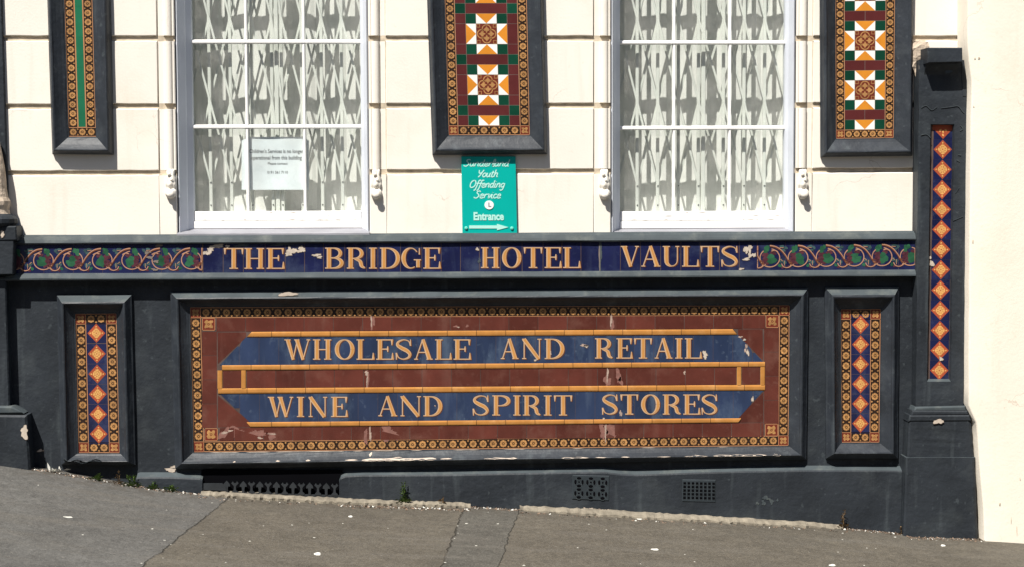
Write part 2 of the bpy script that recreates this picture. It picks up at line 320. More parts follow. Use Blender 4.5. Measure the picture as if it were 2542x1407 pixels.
def pavement_mat():
    m = bpy.data.materials.new('worn_asphalt'); m.use_nodes = True; n = m.node_tree; ns, ln = n.nodes, n.links
    b = ns['Principled BSDF']; b.inputs['Roughness'].default_value = .9; b.inputs['Specular IOR Level'].default_value = .3
    tc = ns.new('ShaderNodeTexCoord'); P = tc.outputs['Object']
    sep = ns.new('ShaderNodeSeparateXYZ'); ln.new(P, sep.inputs[0])
    def M(op, a, b_=None, c=None):
        x = ns.new('ShaderNodeMath'); x.operation = op
        for i, v in enumerate((a, b_, c)):
            if v is None: continue
            if isinstance(v, (int, float)): x.inputs[i].default_value = v
            else: ln.new(v, x.inputs[i])
        return x.outputs[0]
    def noise(s, d=6, r=.6, src=P):
        x = ns.new('ShaderNodeTexNoise'); x.inputs['Scale'].default_value = s; x.inputs['Detail'].default_value = d; x.inputs['Roughness'].default_value = r
        ln.new(src, x.inputs[0]); return x.outputs[0]
    def mixc(f, a, b_, blend='MIX'):
        x = ns.new('ShaderNodeMix'); x.data_type = 'RGBA'; x.blend_type = blend
        for i, v in ((0, f), (6, a), (7, b_)):
            if isinstance(v, (int, float, tuple)): x.inputs[i].default_value = v
            else: ln.new(v, x.inputs[i])
        return x.outputs[2]
    def rng(v, a, b_, c, d):
        x = ns.new('ShaderNodeMapRange'); x.inputs[1].default_value = a; x.inputs[2].default_value = b_; x.inputs[3].default_value = c; x.inputs[4].default_value = d
        ln.new(v, x.inputs[0]); return x.outputs[0]
    wob = M('MULTIPLY', M('SUBTRACT', noise(9, 4), .5), .05)
    def line(p0, p1):
        """signed distance to the plan line through two ground points, positive to the right"""
        a, b_ = gat(*p0), gat(*p1); dx, dy = b_[0] - a[0], b_[1] - a[1]; l = math.hypot(dx, dy); nx, ny = -dy / l, dx / l
        if nx < 0: nx, ny = -nx, -ny
        return M('ADD', M('ADD', M('MULTIPLY', sep.outputs[0], nx), M('MULTIPLY', sep.outputs[1], ny)), M('ADD', wob, -(nx * a[0] + ny * a[1])))
    d1 = line((552, 1250), (352, 1405)); d2 = line((1158, 1250), (1096, 1405)); d3 = line((1292, 1258), (1255, 1360))
    right = rng(d1, -.004, .004, 0, 1)
    patch = M('MULTIPLY', rng(d2, -.004, .004, 0, 1), rng(d3, -.004, .004, 1, 0))
    base = mixc(right, (.086, .084, .079, 1), (.083, .073, .057, 1))
    base = mixc(patch, base, (.073, .069, .059, 1))
    big = M('MULTIPLY', rng(noise(1.6, 5), .3, .7, .82, 1.18), rng(noise(9, 6, .7), .32, .68, .84, 1.16))
    base = mixc(1.0, base, big, 'MULTIPLY')
    vo3 = ns.new('ShaderNodeTexVoronoi'); vo3.inputs['Scale'].default_value = 52; ln.new(P, vo3.inputs[0]); base = mixc(1.0, base, rng(vo3.outputs['Color'], 0, 1, .80, 1.20), 'MULTIPLY')
    vo4 = ns.new('ShaderNodeTexVoronoi'); vo4.inputs['Scale'].default_value = 21; ln.new(P, vo4.inputs[0]); base = mixc(M('MULTIPLY', rng(vo4.outputs['Distance'], .06, .16, .6, 0), rng(vo4.outputs['Color'], .6, .66, 0, 1)), base, (.19, .18, .16, 1))
    st_ = rng(noise(3.2, 6, .65), .52, .66, 0, .34); base = mixc(st_, base, (.058, .054, .046, 1))
    # long pale scuffs running along the pavement
    mp = ns.new('ShaderNodeMapping'); mp.inputs['Scale'].default_value = (.9, 5, 1); ln.new(P, mp.inputs[0])
    sc = rng(noise(1.4, 5, .65, mp.outputs[0]), .50, .68, 0, .5); base = mixc(sc, base, (.115, .105, .09, 1))
    fine = rng(noise(90, 5, .8), .3, .7, .62, 1.38); base = mixc(1.0, base, fine, 'MULTIPLY')
    vo = ns.new('ShaderNodeTexVoronoi'); vo.inputs['Scale'].default_value = 75; ln.new(P, vo.inputs[0])
    chips = rng(vo.outputs['Distance'], .10, .24, .75, 0); keep = rng(vo.outputs['Color'], .62, .7, 0, 1)
    base = mixc(M('MULTIPLY', chips, keep), base, (.17, .16, .145, 1))
    vo2 = ns.new('ShaderNodeTexVoronoi'); vo2.inputs['Scale'].default_value = 190; ln.new(P, vo2.inputs[0])
    st2 = M('MULTIPLY', rng(vo2.outputs['Distance'], .2, .45, .8, 0), rng(vo2.outputs['Color'], .45, .5, 0, 1)); base = mixc(st2, base, (.135, .128, .115, 1))
    sp_ = rng(noise(26, 5, .6), .64, .72, 0, .5); base = mixc(sp_, base, (.05, .047, .042, 1))
    # brown dirt close to the wall
    dirt = M('MULTIPLY', rng(sep.outputs[1], -.30, -.06, 0, .75), rng(noise(14, 6), .38, .62, 0, 1)); base = mixc(dirt, base, (.06, .05, .038, 1))
    cr = None
    for d, wd in ((d1, .0055), (d2, .0055), (d3, .0035)):
        c = rng(M('ABSOLUTE', d), wd * .4, wd, 1, 0); c = M('MULTIPLY', c, rng(noise(7, 3), .36, .5, .25, 1)); cr = c if cr is None else M('MAXIMUM', cr, c)
    base = mixc(M('MULTIPLY', cr, .8), base, (.026, .023, .018, 1))
    ln.new(base, b.inputs['Base Color'])
    bp = ns.new('ShaderNodeBump'); bp.inputs['Strength'].default_value = .7; bp.inputs['Distance'].default_value = .006
    h = M('SUBTRACT', M('ADD', noise(120, 4, .7), M('MULTIPLY', noise(12, 4), 1.2)), M('MULTIPLY', cr, 2.0))
    ln.new(h, bp.inputs['Height']); ln.new(bp.outputs[0], b.inputs['Normal']); return m
PAVE = pavement_mat()
mb = MB()
xs = [-30, -20, -12, -8, -6, -5] + [-4.5 + .15 * i for i in range(61)] + [5, 6, 8, 12, 20, 30]
ys = [.25, .1, 0, -.05, -.1, -.2, -.35, -.5, -.75, -1, -1.3, -1.7, -2.2, -2.8]
def gz2(x, y): return gz(max(-4.0, min(4.0, x)), y) + (-.02 * (x - 4) if x > 4 else -.06 * (x + 4) if x < -4 else 0)
vs = [(x, y, gz2(x, y)) for x in xs for y in ys]; ny = len(ys)
mb.mesh(vs, [[i * ny + j, i * ny + j + 1, (i + 1) * ny + j + 1, (i + 1) * ny + j] for i in range(len(xs) - 1) for j in range(ny - 1)], PAVE)
mb.build('pavement', smooth=True, kind='structure')
mb = MB()                                    # granite kerb and the street in front, unseen but there
KERBM = mat('granite_kerb', (.22, .21, .20, 1), rough=.8, var=.2, vscale=20, bump=.4)
for i in range(len(xs) - 1):
    a, b = xs[i], xs[i + 1]; za, zb = gz2(a, -2.8), gz2(b, -2.8)
    mb.face([(a, -2.8, za + .004), (a, -2.95, za + .004), (b, -2.95, zb + .004), (b, -2.8, zb + .004)], KERBM)
    mb.face([(a, -2.95, za + .004), (a, -2.95, za - .16), (b, -2.95, zb - .16), (b, -2.95, zb + .004)], KERBM)
mb.build('kerb', kind='structure')
mb = MB(); ROADM = mat('road_asphalt', (.05, .05, .05, 1), rough=.9, var=.2, vscale=3, bump=.6, bscale=90)
for i in range(len(xs) - 1):
    a, b = xs[i], xs[i + 1]; za, zb = gz2(a, -2.8) - .12, gz2(b, -2.8) - .12
    mb.face([(a, -2.95, za), (a, -40, za - .1), (b, -40, zb - .1), (b, -2.95, zb)], ROADM)
mb.build('road', kind='structure')

TERR = mat('sky_blocker_brick', (.10, .062, .048, 1), rough=.9, var=.3, vscale=3, bump=.5)
TWIN = mat('sky_blocker_window', (.02, .022, .025, 1), rough=.2)
mb = MB(); mb.abox((-26, -27, -3), (26, -17, 8.5), TERR)  # unseen terrace opposite, added to block sky light and deepen the shadows
for k in range(17):
    for z in (.8, 4.0, 7.0): mb.abox((-25 + 3 * k, -16.99, z), (-23.9 + 3 * k, -16.9, z + 1.7), TWIN)
o = mb.build('sky_blocker_terrace', kind='structure')

# ------------------------------------------------------------------ cream wall with grooved courses
WIN = [dict(xl=436, xr=916, gl=479, gr=896, m=(612.5, 755), hb=(104, 315)),
       dict(xl=1516, xr=1976, gl=1539, gr=1947.5, m=(1673.5, 1812), hb=(106, 318))]
for W_ in WIN:
    W_['X0'], W_['X1'] = XX(W_['xl'], 290), XX(W_['xr'], 290)
ZTOP = ZZ(1271, -900); WTOP = ZZ(1271, -560)
ZB = ZZ(1271, 596)
XL, XR = XX(-900, 300), XX(2400, 300)
cols = [(XL, WIN[0]['X0']), (WIN[0]['X1'], WIN[1]['X0']), (WIN[1]['X1'], XR)]
wall = thing('cream_wall', 'cream painted masonry wall with grooved courses around the two tall windows', 'wall')
bk = MB()
for (a, b) in cols: bk.box([(a, ZTOP), (b, ZTOP), (b, ZB), (a, ZB)], -.45, -.011, JOINT)
for W_ in WIN: bk.box([(W_['X0'], ZTOP), (W_['X1'], ZTOP), (W_['X1'], WTOP), (W_['X0'], WTOP)], -.45, -.002, CREAM)
bk.build('joint_backing', wall)
jy = [(-750, -738), (-575, -563), (-407, -395), (-239, -227), (-76, -64), (90, 102), (257, 269), (421, 432)]
def rough_face(mb, x0, x1, z0, z1, m, b=.004):
    """one stone course: front with a slightly wandering, softened edge"""
    n = max(2, int((x1 - x0) / .05)); t = []
    rd = random.Random(int(x0 * 1000) + int(z0 * 1777))
    for i in range(n + 1):
        x = lerp(x0, x1, i / n); a, c = z0 + rd.uniform(-.0016, .0016), z1 + rd.uniform(-.0016, .0016)
        ins = b if i == 0 else (-b if i == n else 0)
        t.append([(x, .03, a), (x, b, a), (x + ins, 0, a - b), (x + ins, 0, c + b), (x, b, c), (x, .03, c)])
    vs = [p for r in t for p in r]
    mb.mesh(vs, [[i * 6 + j, i * 6 + j + 1, (i + 1) * 6 + j + 1, (i + 1) * 6 + j] for i in range(n) for j in range(5)], m)
    mb.mesh(t[0], [[5, 4, 3, 2, 1, 0]], m); mb.mesh(t[-1], [[0, 1, 2, 3, 4, 5]], m)
AW = 42 * MPP
edges = [ZTOP] + [v for (a, b) in jy for v in (ZZ(1271, a), ZZ(1271, b))] + [ZB]
flat = [(XL, cols[0][1] - AW), (cols[1][0] + AW, cols[1][1] - AW), (cols[2][0] + AW, XR)]
for (a, b) in flat:
    for k in range(0, len(edges), 2):
        cm = MB(); rough_face(cm, a, b, edges[k], edges[k + 1], CREAM); cm.build('stone_course', wall)
# roll-moulded architraves, cut by the same joints, stopping on the carved brackets
for W_ in WIN:
    for sgn, X in ((-1, W_['X0']), (1, W_['X1'])):
        am = MB()
        for k in range(0, len(edges), 2):
            z0, z1 = edges[k] - .002, edges[k + 1] + .002
            last = k + 2 >= len(edges)
            # profile from opening edge outwards: lip, roll, quirk
            pr = [(0, .05), (0, -.004), (.004, 0), (.012, 0), (.014, -.006)]
            for i in range(9):
                a = pi * i / 8; pr.append((.034 - .02 * cos(a), -.006 + .014 * sin(a) + .004))
            pr += [(.056, -.008), (.058, -.0103), (.085, -.0103)]
            if last: pr = [(0, .05), (0, -.004), (.004, 0), (.085, 0), (.0885, -.004)]
            vs = []
            for (d, p) in pr:
                y = .05 if p == .05 else -p
                vs += [(X + sgn * d, y, z0), (X + sgn * d, y, z1)]
            n = len(pr); fs = [[2 * i, 2 * i + 1, 2 * i + 3, 2 * i + 2] for i in range(n - 1)]
            if sgn < 0: fs = [f[::-1] for f in fs]
            am.mesh(vs, fs, CREAM)
            am.mesh(vs, [[2 * i for i in range(n)], [2 * i + 1 for i in range(n)][::-1]], CREAM)
        am.build('architrave', wall)

# carved brackets at the feet of the architraves
def bracket(px, py0, py1, label):
    mb = MB(); c = at(px, (py0 + py1) / 2); H = (py1 - py0) * MPP; Wd = 25 * MPP
    prof = [(-.5, .10, .005), (-.46, .34, .020), (-.38, .42, .030), (-.28, .36, .022), (-.18, .50, .034), (-.08, .46, .030), (.0, .52, .036),
            (.08, .50, .032), (.14, .44, .022), (.17, .42, .020), (.2, .5, .040), (.27, .54, .052), (.36, .52, .056), (.43, .40, .048), (.48, .2, .03), (.5, .04, .01)]
    n = 12; vs = []
    for k, (h, wx, d) in enumerate(prof):
        for i in range(n + 1):
            a = pi * i / n
            dd = d * .72 * (sin(a) ** .55) * (1 + .16 * sin(5 * a + k)); vs.append((c[0] - wx * Wd * cos(a), -dd + .004, c[2] - h * H))
    fs = [[k * (n + 1) + i, (k + 1) * (n + 1) + i, (k + 1) * (n + 1) + i + 1, k * (n + 1) + i + 1] for k in range(len(prof) - 1) for i in range(n)]
    mb.mesh(vs, fs, CREAM)
    for (h, x, r) in ((.34, .04, .019), (-.30, -.1, .010), (-.12, .12, .008)):     # scroll eye and leaf buds
        cx, cz, cy = c[0] + x * Wd, c[2] - h * H, -(.037 if r > .015 else .020)
        vv = []; 
        for a in range(5):
            for b in range(10):
                th, ph = pi / 2 * a / 4, 2 * pi * b / 10
                vv.append((cx + r * cos(ph) * cos(th), cy - r * .55 * sin(th), cz + r * sin(ph) * cos(th)))
        mb.mesh(vv, [[a * 10 + b, a * 10 + (b + 1) % 10, (a + 1) * 10 + (b + 1) % 10, (a + 1) * 10 + b] for a in range(4) for b in range(10)], CREAM)
    return tag(mb.build('carved_bracket', smooth=True), label, 'bracket', 'carved cream brackets beside the windows')
bracket(424, 418, 494, 'cream carved scroll bracket left of the window that holds the notice')
bracket(934, 418, 496, 'cream carved scroll bracket right of the window with the notice, left of the sign')
bracket(1500, 418, 497, 'cream carved scroll bracket between the turquoise sign and the window without a notice')
bracket(1993, 418, 496, 'cream carved scroll bracket right of the window without a notice, below the star panel')

# ------------------------------------------------------------------ windows
DS, DG, DB = .116, .182, .310               # depth behind the wall face of sash front, grille and backing board
def make_window(W_, label):
    t = thing('sash_window', label, 'window', 'tall white sash windows')
    ps = -DS; X0, X1 = W_['X0'], W_['X1']; zb = ZZ((W_['xl'] + W_['xr']) / 2, 568, ps); zg = ZZ((W_['xl'] + W_['xr']) / 2, 525, ps)
    gl, gr = XX(W_['gl'], 290, ps), XX(W_['gr'], 290, ps)
    W_.update(gl_=gl, gr_=gr, zg=zg, zb=zb)
    # splayed jambs either side
    for (xa, xb, s) in ((X0, gl, 1), (X1, gr, -1)):
        m = MB(); pr = [(xa + s * .0005, -.004), (xa + s * .0105, -.012), (xa + s * .012, -.024), (lerp(xa, xb, .58), -.072), (lerp(xa, xb, .62), -.084), (xb - s * .002, -.110), (xb, -.119), (xb, -.155)]
        pr[0] = (xa + s * .001, -.022)
        vs = []
        for (x, p) in pr: vs += [(x, -p, zb - .03), (x, -p, WTOP)]
        fs = [[2 * i, 2 * i + 1, 2 * i + 3, 2 * i + 2] for i in range(len(pr) - 1)]
        m.mesh(vs, fs if s < 0 else [f[::-1] for f in fs], GREYJ); m.build('jamb', t)
    # bottom rail with flaked paint line
    m = MB(); m.box([(gl + .001, zg), (gr - .001, zg), (gr - .001, zg - .050), (gl + .001, zg - .050)], ps - .04, ps + .004, WHITE, .003)
    m.box([(gl - .004, zg - .052), (gr + .006, zg - .052), (gr + .006, zb), (gl - .004, zb)], ps - .04, ps + .010, WHITE, .004)
    rd = random.Random(int(X0 * 100))
    cv = lambda x, y, dp=0.0: (x, -(ps + .0045 + dp), y)
    for k in range(16):
        x = rd.uniform(gl + .03, gr - .03); L = rd.uniform(.01, .05)
        z = zg - rd.choice((.008, .044, .047, .047, .025))
        poly(m, cv, [(x, z), (x + L * .5, z + .0015), (x + L, z + .0003), (x + L * .6, z - .0012)], FLAKE)
    m.build('bottom_rail', t)
    # stepped white sill edge under the rail
    zs0 = ZZ((W_['xl'] + W_['xr']) / 2, 577, .0)
    m = MB(); n = 24; vs = []
    for i in range(n + 1):
        x = lerp(X0 + .001, X1 - .001, i / n); e = rd.uniform(-.0012, .0012)
        vs += [(x, -ps + .04, zb + .001), (x, -ps - .012, zb - .001), (x, -.034, zs0 - .006 + e), (x, -.034, zs0 - .05)]
    m.mesh(vs, [[i * 4 + j, i * 4 + j + 1, i * 4 + 5 + j, i * 4 + 4 + j] for i in range(n) for j in range(3)], SILL); m.build('sill', t)
    # glazing bars
    def bar_v(x):
        m = MB(); h = .0085
        vs = []
        for z in (zg - .01, WTOP): vs += [(x - h, -ps + .03, z), (x - h, -ps + .012, z), (x - h * .55, -ps, z), (x + h * .55, -ps, z), (x + h, -ps + .012, z), (x + h, -ps + .03, z)]
        m.mesh(vs, [[i, i + 1, i + 7, i + 6] for i in range(5)], WHITE); m.build('glazing_bar', t)
    def bar_h(z):
        m = MB(); h = .0105; vs = []
        for x in (gl - .028, gr + .006): vs += [(x, -ps + .03, z - h), (x, -ps + .010, z - h), (x, -ps - .004, z - h * .55), (x, -ps - .004, z + h * .4), (x, -ps + .010, z + h), (x, -ps + .03, z + h)]
        m.mesh(vs, [[i, i + 1, i + 7, i + 6][::-1] for i in range(5)], WHITE)
        m.mesh(vs, [[0, 1, 2, 3, 4, 5], [11, 10, 9, 8, 7, 6]], WHITE)
        m.build('glazing_bar', t)
    for x in W_['m']: bar_v(XX(x, 290, ps))
    zh = [ZZ((W_['xl'] + W_['xr']) / 2, y, ps) for y in W_['hb']]; st = zh[0] - zh[1]
    for k in range(-1, 3): 
        if zh[1] + st * (k + 1) < WTOP: bar_h(zh[1] + st * (k + 1))
    m = MB(); m.face([(gl - .01, DS + .016, zg - .01), (gr + .01, DS + .016, zg - .01), (gr + .01, DS + .016, WTOP), (gl - .01, DS + .016, WTOP)], GLASS); m.build('pane', t)
    # room-side lining and the backing panel
    m = MB(); a, b, c = gl - .03, gr + .03, WTOP + .02
    zf = zg - .012
    m.face([(a, DS + .03, zf), (b, DS + .03, zf), (b, .5, zf), (a, .5, zf)], LINING)
    m.face([(a, .155, zf), (a, .5, zf), (a, .5, c), (a, .155, c)], LINING); m.face([(b, .155, zf), (b, .155, c), (b, .5, c), (b, .5, zf)], LINING)
    m.face([(a, .04, c), (a, .5, c), (b, .5, c), (b, .04, c)], LINING); m.build('lining', t)
    return t
make_window(WIN[0], 'white sash window with a paper notice stuck behind its lower panes')
make_window(WIN[1], 'white sash window with no paper notice, right of the turquoise sign')
for W_, lab in zip(WIN, ('white backing board behind the grille in the window with the paper notice', 'white backing board behind the grille in the window without a notice')):
    m = MB(); a, b = W_['gl_'] - .029, W_['gr_'] + .029; z0, z1 = W_['zg'] - .011, WTOP + .01
    n = 40; vs = []                           # sheet with faint upright folds
    rd = random.Random(5 + int(a))
    ph = [0] * (n + 1)
    for i in range(n + 1):
        x = lerp(a, b, i / n); y = DB + .004 * sin(i * .9) + (.006 if i % 7 == 0 else 0); vs += [(x, y, z0), (x, y, z1)]
    m.mesh(vs, [[2 * i, 2 * i + 2, 2 * i + 3, 2 * i + 1] for i in range(n)], BOARD)
    tag(m.build('backing_board'), lab, 'board', 'white boards behind the window grilles')

# folding lattice grilles inside the windows
def make_grille(W_, bars, stile, piv, label):
    t = thing('folding_grille', label, 'grille', 'cream folding lattice grilles inside the windows')
    pg = -DG; xc = (W_['xl'] + W_['xr']) / 2
    Xb = [XX(x, 290, pg) for x in bars]; zlo = W_['zg'] - .008; zhi = WTOP - .02
    Zp = [ZZ(xc, y, pg) for y in piv]; pitch = Zp[0] - Zp[1]
    while Zp[0] + pitch < zhi: Zp.insert(0, Zp[0] + pitch)
    for i, X in enumerate(Xb):
        m = MB(); hw = .0085
        m.box([(X - hw, zhi), (X + hw, zhi), (X + hw, zlo), (X - hw, zlo)], pg - .012, pg + .002, GRILLE, .002)
        for z in Zp + [zlo + .04]:
            vv = [(X + .004 * cos(a * pi / 4), -pg - .0045, z + .004 * sin(a * pi / 4)) for a in range(8)]; m.face(vv, IRON)
        m.build('upright', t)
    for x in stile:
        X = XX(x, 290, pg); m = MB(); m.box([(X - .011, zhi), (X + .011, zhi), (X + .011, zlo), (X - .011, zlo)], pg - .02, pg + .006, GRILLE, .003); m.build('closing_stile', t)
    m = MB()
    def flatbar(x0, z0, x1, z1, p, m):
        dx, dz = x1 - x0, z1 - z0; l = math.hypot(dx, dz); nx, nz = -dz / l * .0052, dx / l * .0052
        q = [(x0 + nx, z0 + nz), (x1 + nx, z1 + nz), (x1 - nx, z1 - nz), (x0 - nx, z0 - nz)]
        vs = [(a, -p, b) for a, b in q] + [(a, -p + .005, b) for a, b in q]
        m.mesh(vs, [[0, 1, 2, 3], [7, 6, 5, 4], [0, 4, 5, 1], [1, 5, 6, 2], [2, 6, 7, 3], [3, 7, 4, 0]], GRILLE)
    xs_ = [Xb[0] - (Xb[1] - Xb[0])] + Xb + [Xb[-1] + (Xb[-1] - Xb[-2])]
    lo_x, hi_x = W_['gl_'] - .02, W_['gr_'] + .02
    for i in range(len(xs_) - 1):
        a, b = xs_[i], xs_[i + 1]
        for k in range(len(Zp) - 1):
            for (za, zb2, p) in ((Zp[k], Zp[k + 1], pg + .0075), (Zp[k + 1], Zp[k], pg - .0175)):
                fa, fb = 0.0, 1.0
                if a < lo_x: fa = (lo_x - a) / (b - a)
                if b > hi_x: fb = (hi_x - a) / (b - a)
                flatbar(lerp(a, b, fa), lerp(za, zb2, fa), lerp(a, b, fb), lerp(za, zb2, fb), p, m)
    m.build('lattice', t)
make_grille(WIN[0], (521, 573, 625, 676, 700, 750, 799, 849), (688,), (42, 247, 452), 'cream folding grille inside the window that has the notice')
make_grille(WIN[1], (1582, 1633, 1684, 1734, 1796, 1847, 1898), (1746,), (52, 256, 461), 'cream folding grille inside the window that has no notice')

# ------------------------------------------------------------------ lettering: Clarendon-like capitals drawn as strokes
def glyph(ch, x0, x1, y0, y1):
    h, w_ = y1 - y0, x1 - x0; S = min(.205 * h, .42 * w_); t = .05 * h; e = .10 * h; out = []
    def st(pts, wd): out.append((pts, wd if hasattr(wd, '__len__') else [wd] * len(pts)))
    def stem(xc, ya=None, yb=None): st([(xc, (y0 if ya is None else ya) + t * .4), (xc, (y1 if yb is None else yb) - t * .4)], S)
    def ser(xa, xb, y): st([(xa, y), (xb, y)], t)
    top, bot = y0 + t / 2, y1 - t / 2
    def tick(x, ya, yb, wa, wb): st([(x, ya), (x, yb)], [wa, wb])
    def bowl(xs, ya, yb, xe, k=1.0):
        rx, yc, ry = xe - S * k / 2 - xs, (ya + yb) / 2, (yb - ya) / 2 - t / 2; P, Wd = [], []
        for i in range(17):
            a = -pi / 2 + pi * i / 16; P.append((xs + rx * cos(a) ** .85 if cos(a) > 0 else xs, yc + ry * sin(a))); Wd.append(t + (S * k - t) * max(0, cos(a)) ** 1.4)
        st(P, Wd)
    if ch == 'T':
        xm = (x0 + x1) / 2; stem(xm); ser(x0, x1, top); ser(xm - S / 2 - e, xm + S / 2 + e, bot); tick(x0 + t * .5, y0, y0 + .30 * h, .11 * h, t * .7); tick(x1 - t * .5, y0, y0 + .30 * h, .11 * h, t * .7)
    elif ch == 'H':
        a, b = x0 + e * .8 + S / 2, x1 - e * .8 - S / 2
        for x in (a, b): stem(x); ser(x - S / 2 - e * .8, x + S / 2 + e * .7, top); ser(x - S / 2 - e * .8, x + S / 2 + e * .7, bot)
        ser(a, b, (y0 + y1) / 2)
    elif ch == 'I':
        x = (x0 + x1) / 2; st([(x, y0 + t * .4), (x, y1 - t * .4)], .205 * h); ser(x0, x1, top); ser(x0, x1, bot)
    elif ch in 'EL':
        x = x0 + e * .8 + S / 2; stem(x); ser(x0, x1 - t if ch == 'E' else x + S / 2 + e * .8, top); ser(x0, x1, bot)
        tick(x1 - t * .6, y1, y1 - .34 * h, .13 * h, t * .8)
        if ch == 'E':
            ym = y0 + .48 * h; ser(x, x0 + .68 * w_, ym); tick(x1 - t * 1.2, y0, y0 + .29 * h, .12 * h, t * .8); st([(x0 + .68 * w_, ym - .14 * h), (x0 + .67 * w_, ym), (x0 + .68 * w_, ym + .14 * h)], [t * .8, t * 1.7, t * .8])
    elif ch in 'BPRD':
        x = x0 + e * .8 + S / 2; stem(x); ser(x0, x + S / 2 + e * .5, bot); ser(x0, x + S / 2, top)
        if ch == 'D': bowl(x + S / 2, y0, y1, x1); ser(x0, x + S, bot)
        elif ch == 'B': bowl(x + S / 2 + .06 * w_, y0, y0 + .52 * h, x1 - .08 * w_, .85); bowl(x + S / 2 + .06 * w_, y0 + .46 * h, y1, x1, .95); ser(x, x + S, top); ser(x, x + S, bot); ser(x, x + S, y0 + .49 * h)
        else:
            bowl(x + S / 2 + .06 * w_, y0, y0 + .54 * h, x1 - (.10 * w_ if ch == 'R' else 0), .9); ser(x, x + S, top); ser(x, x + S, y0 + .54 * h - t / 2)
            if ch == 'R': P = smooth_path([(x + S * .9, y0 + .53 * h), (x0 + .70 * w_, y0 + .64 * h), (x0 + .80 * w_, y1 - .12 * h), (x1 - .02 * w_, y1 - t * .7)], 5); st(P, [lerp(t * 1.6, S * .85, min(1, i / 6)) if i < 9 else lerp(S * .85, t, (i - 9) / max(1, len(P) - 10)) for i in range(len(P))])
            else: ser(x0, x + S / 2 + e, bot)
    elif ch == 'O':
        P, Wd = [], []
        for i in range(36):
            a = 2 * pi * i / 36; P.append(((x0 + x1) / 2 + (w_ / 2 - S / 2) * cos(a), (y0 + y1) / 2 + (h / 2 - t / 2) * sin(a))); Wd.append(t + (S - t) * abs(cos(a)) ** 1.5)
        out.append((P + P[:1], Wd + Wd[:1]))
    elif ch == 'G':
        P, Wd = [], []
        for i in range(30):
            a = radians(-38) - radians(262) * i / 29; P.append(((x0 + x1) / 2 + (w_ / 2 - S / 2) * cos(a) - .02 * w_, (y0 + y1) / 2 + (h / 2 - t / 2) * sin(a))); Wd.append(t + (S - t) * max(0, -cos(a)) ** 1.3)
        st(P, Wd); xr = x1 - S * .55 - e * .3; tick(x1 - t * 1.6, y0 + .02 * h, y0 + .33 * h, t * .7, t * 1.2); st([(xr, y0 + .58 * h), (xr, y1 - .06 * h)], S * .85); ser(xr - S / 2 - e, x1, y0 + .58 * h)
    elif ch == 'S':
        P = smooth_path([(x1 - .10 * w_, y0 + .26 * h), (x1 - .20 * w_, y0 + .085 * h), (x0 + .48 * w_, y0 + t * .5), (x0 + .17 * w_, y0 + .13 * h), (x0 + .13 * w_, y0 + .29 * h), (x0 + .40 * w_, y0 + .44 * h),
                         (x0 + .70 * w_, y0 + .56 * h), (x1 - .12 * w_, y0 + .73 * h), (x1 - .20 * w_, y1 - .11 * h), (x0 + .50 * w_, y1 - t * .5), (x0 + .20 * w_, y1 - .10 * h), (x0 + .07 * w_, y1 - .30 * h)], 5)
        n = len(P); st(P, [t + (S * .95 - t) * max(0, sin(pi * min(1, max(0, (i / (n - 1) - .14) / .72)))) ** 1.6 for i in range(n)])
        tick(x1 - .08 * w_, y0, y0 + .32 * h, t * .8, t * 1.5); tick(x0 + .05 * w_, y1, y1 - .34 * h, t * .8, t * 1.6)
    elif ch == 'A':
        xa = x0 + .46 * w_; l, r = x0 + e * .9, x1 - e * .9 - S * .35
        st([(xa, y0), (l, bot)], t * 1.05); st([(xa + S * .05, y0), (r, y1 - t * .4)], [S * .75, S]); ser(x0, l + e, bot); ser(r - S / 2 - e * .4, x1, bot); ser(lerp(xa, l, .62), lerp(xa, r, .62), y0 + .64 * h)
    elif ch == 'V':
        xa = x0 + .54 * w_; l, r = x0 + e * .8 + S * .4, x1 - e * .9
        st([(l, y0 + t * .4), (xa, y1)], [S, S * .75]); st([(r, top), (xa, y1)], t * 1.05); ser(x0, l + S / 2 + e * .5, top); ser(r - e, x1, top)
    elif ch == 'W':
        a1, a2 = x0 + .34 * w_, x0 + .72 * w_; l = x0 + e * .8 + S * .4; mm = x0 + .50 * w_; r = x1 - e * .8
        st([(l, y0 + t * .4), (a1, y1)], [S * .95, S * .7]); st([(mm, top), (a1, y1)], t); st([(mm - S * .1, y0 + t * .4), (a2, y1)], [S * .95, S * .7]); st([(r, top), (a2, y1)], t)
        ser(x0, l + S / 2 + e * .4, top); ser(mm - S / 2 - e * .5, mm + S / 2, top); ser(r - e, x1, top)
    elif ch == 'N':
        a, b = x0 + e, x1 - e
        st([(a, top), (a, bot)], t); st([(b, top), (b, y1)], t); st([(a - t * .3, y0 + t * .4), (b - S * .18, y1)], [S * .95, S * .85]); ser(x0, a + e * .6, top); ser(x0, a + e, bot); ser(b - e, x1, top)
    elif ch == 'U':
        l, r = x0 + e * .7 + S / 2, x1 - e * .9; P = [(l, y0 + t * .4)] + [(l, y0 + .62 * h)]; Wd = [S, S]
        for i in range(1, 10):
            a = pi - pi * i / 10; P.append(((l + r) / 2 + (r - l) / 2 * cos(a), y0 + .70 * h + (.30 * h - t / 2) * sin(a))); Wd.append(t + (S - t) * max(0, -cos(a)) ** 1.2)
        P += [(r, y0 + .66 * h), (r, top)]; Wd += [t, t]; st(P, Wd); ser(x0, l + S / 2 + e * .7, top); ser(r - e, x1, top)
    return out
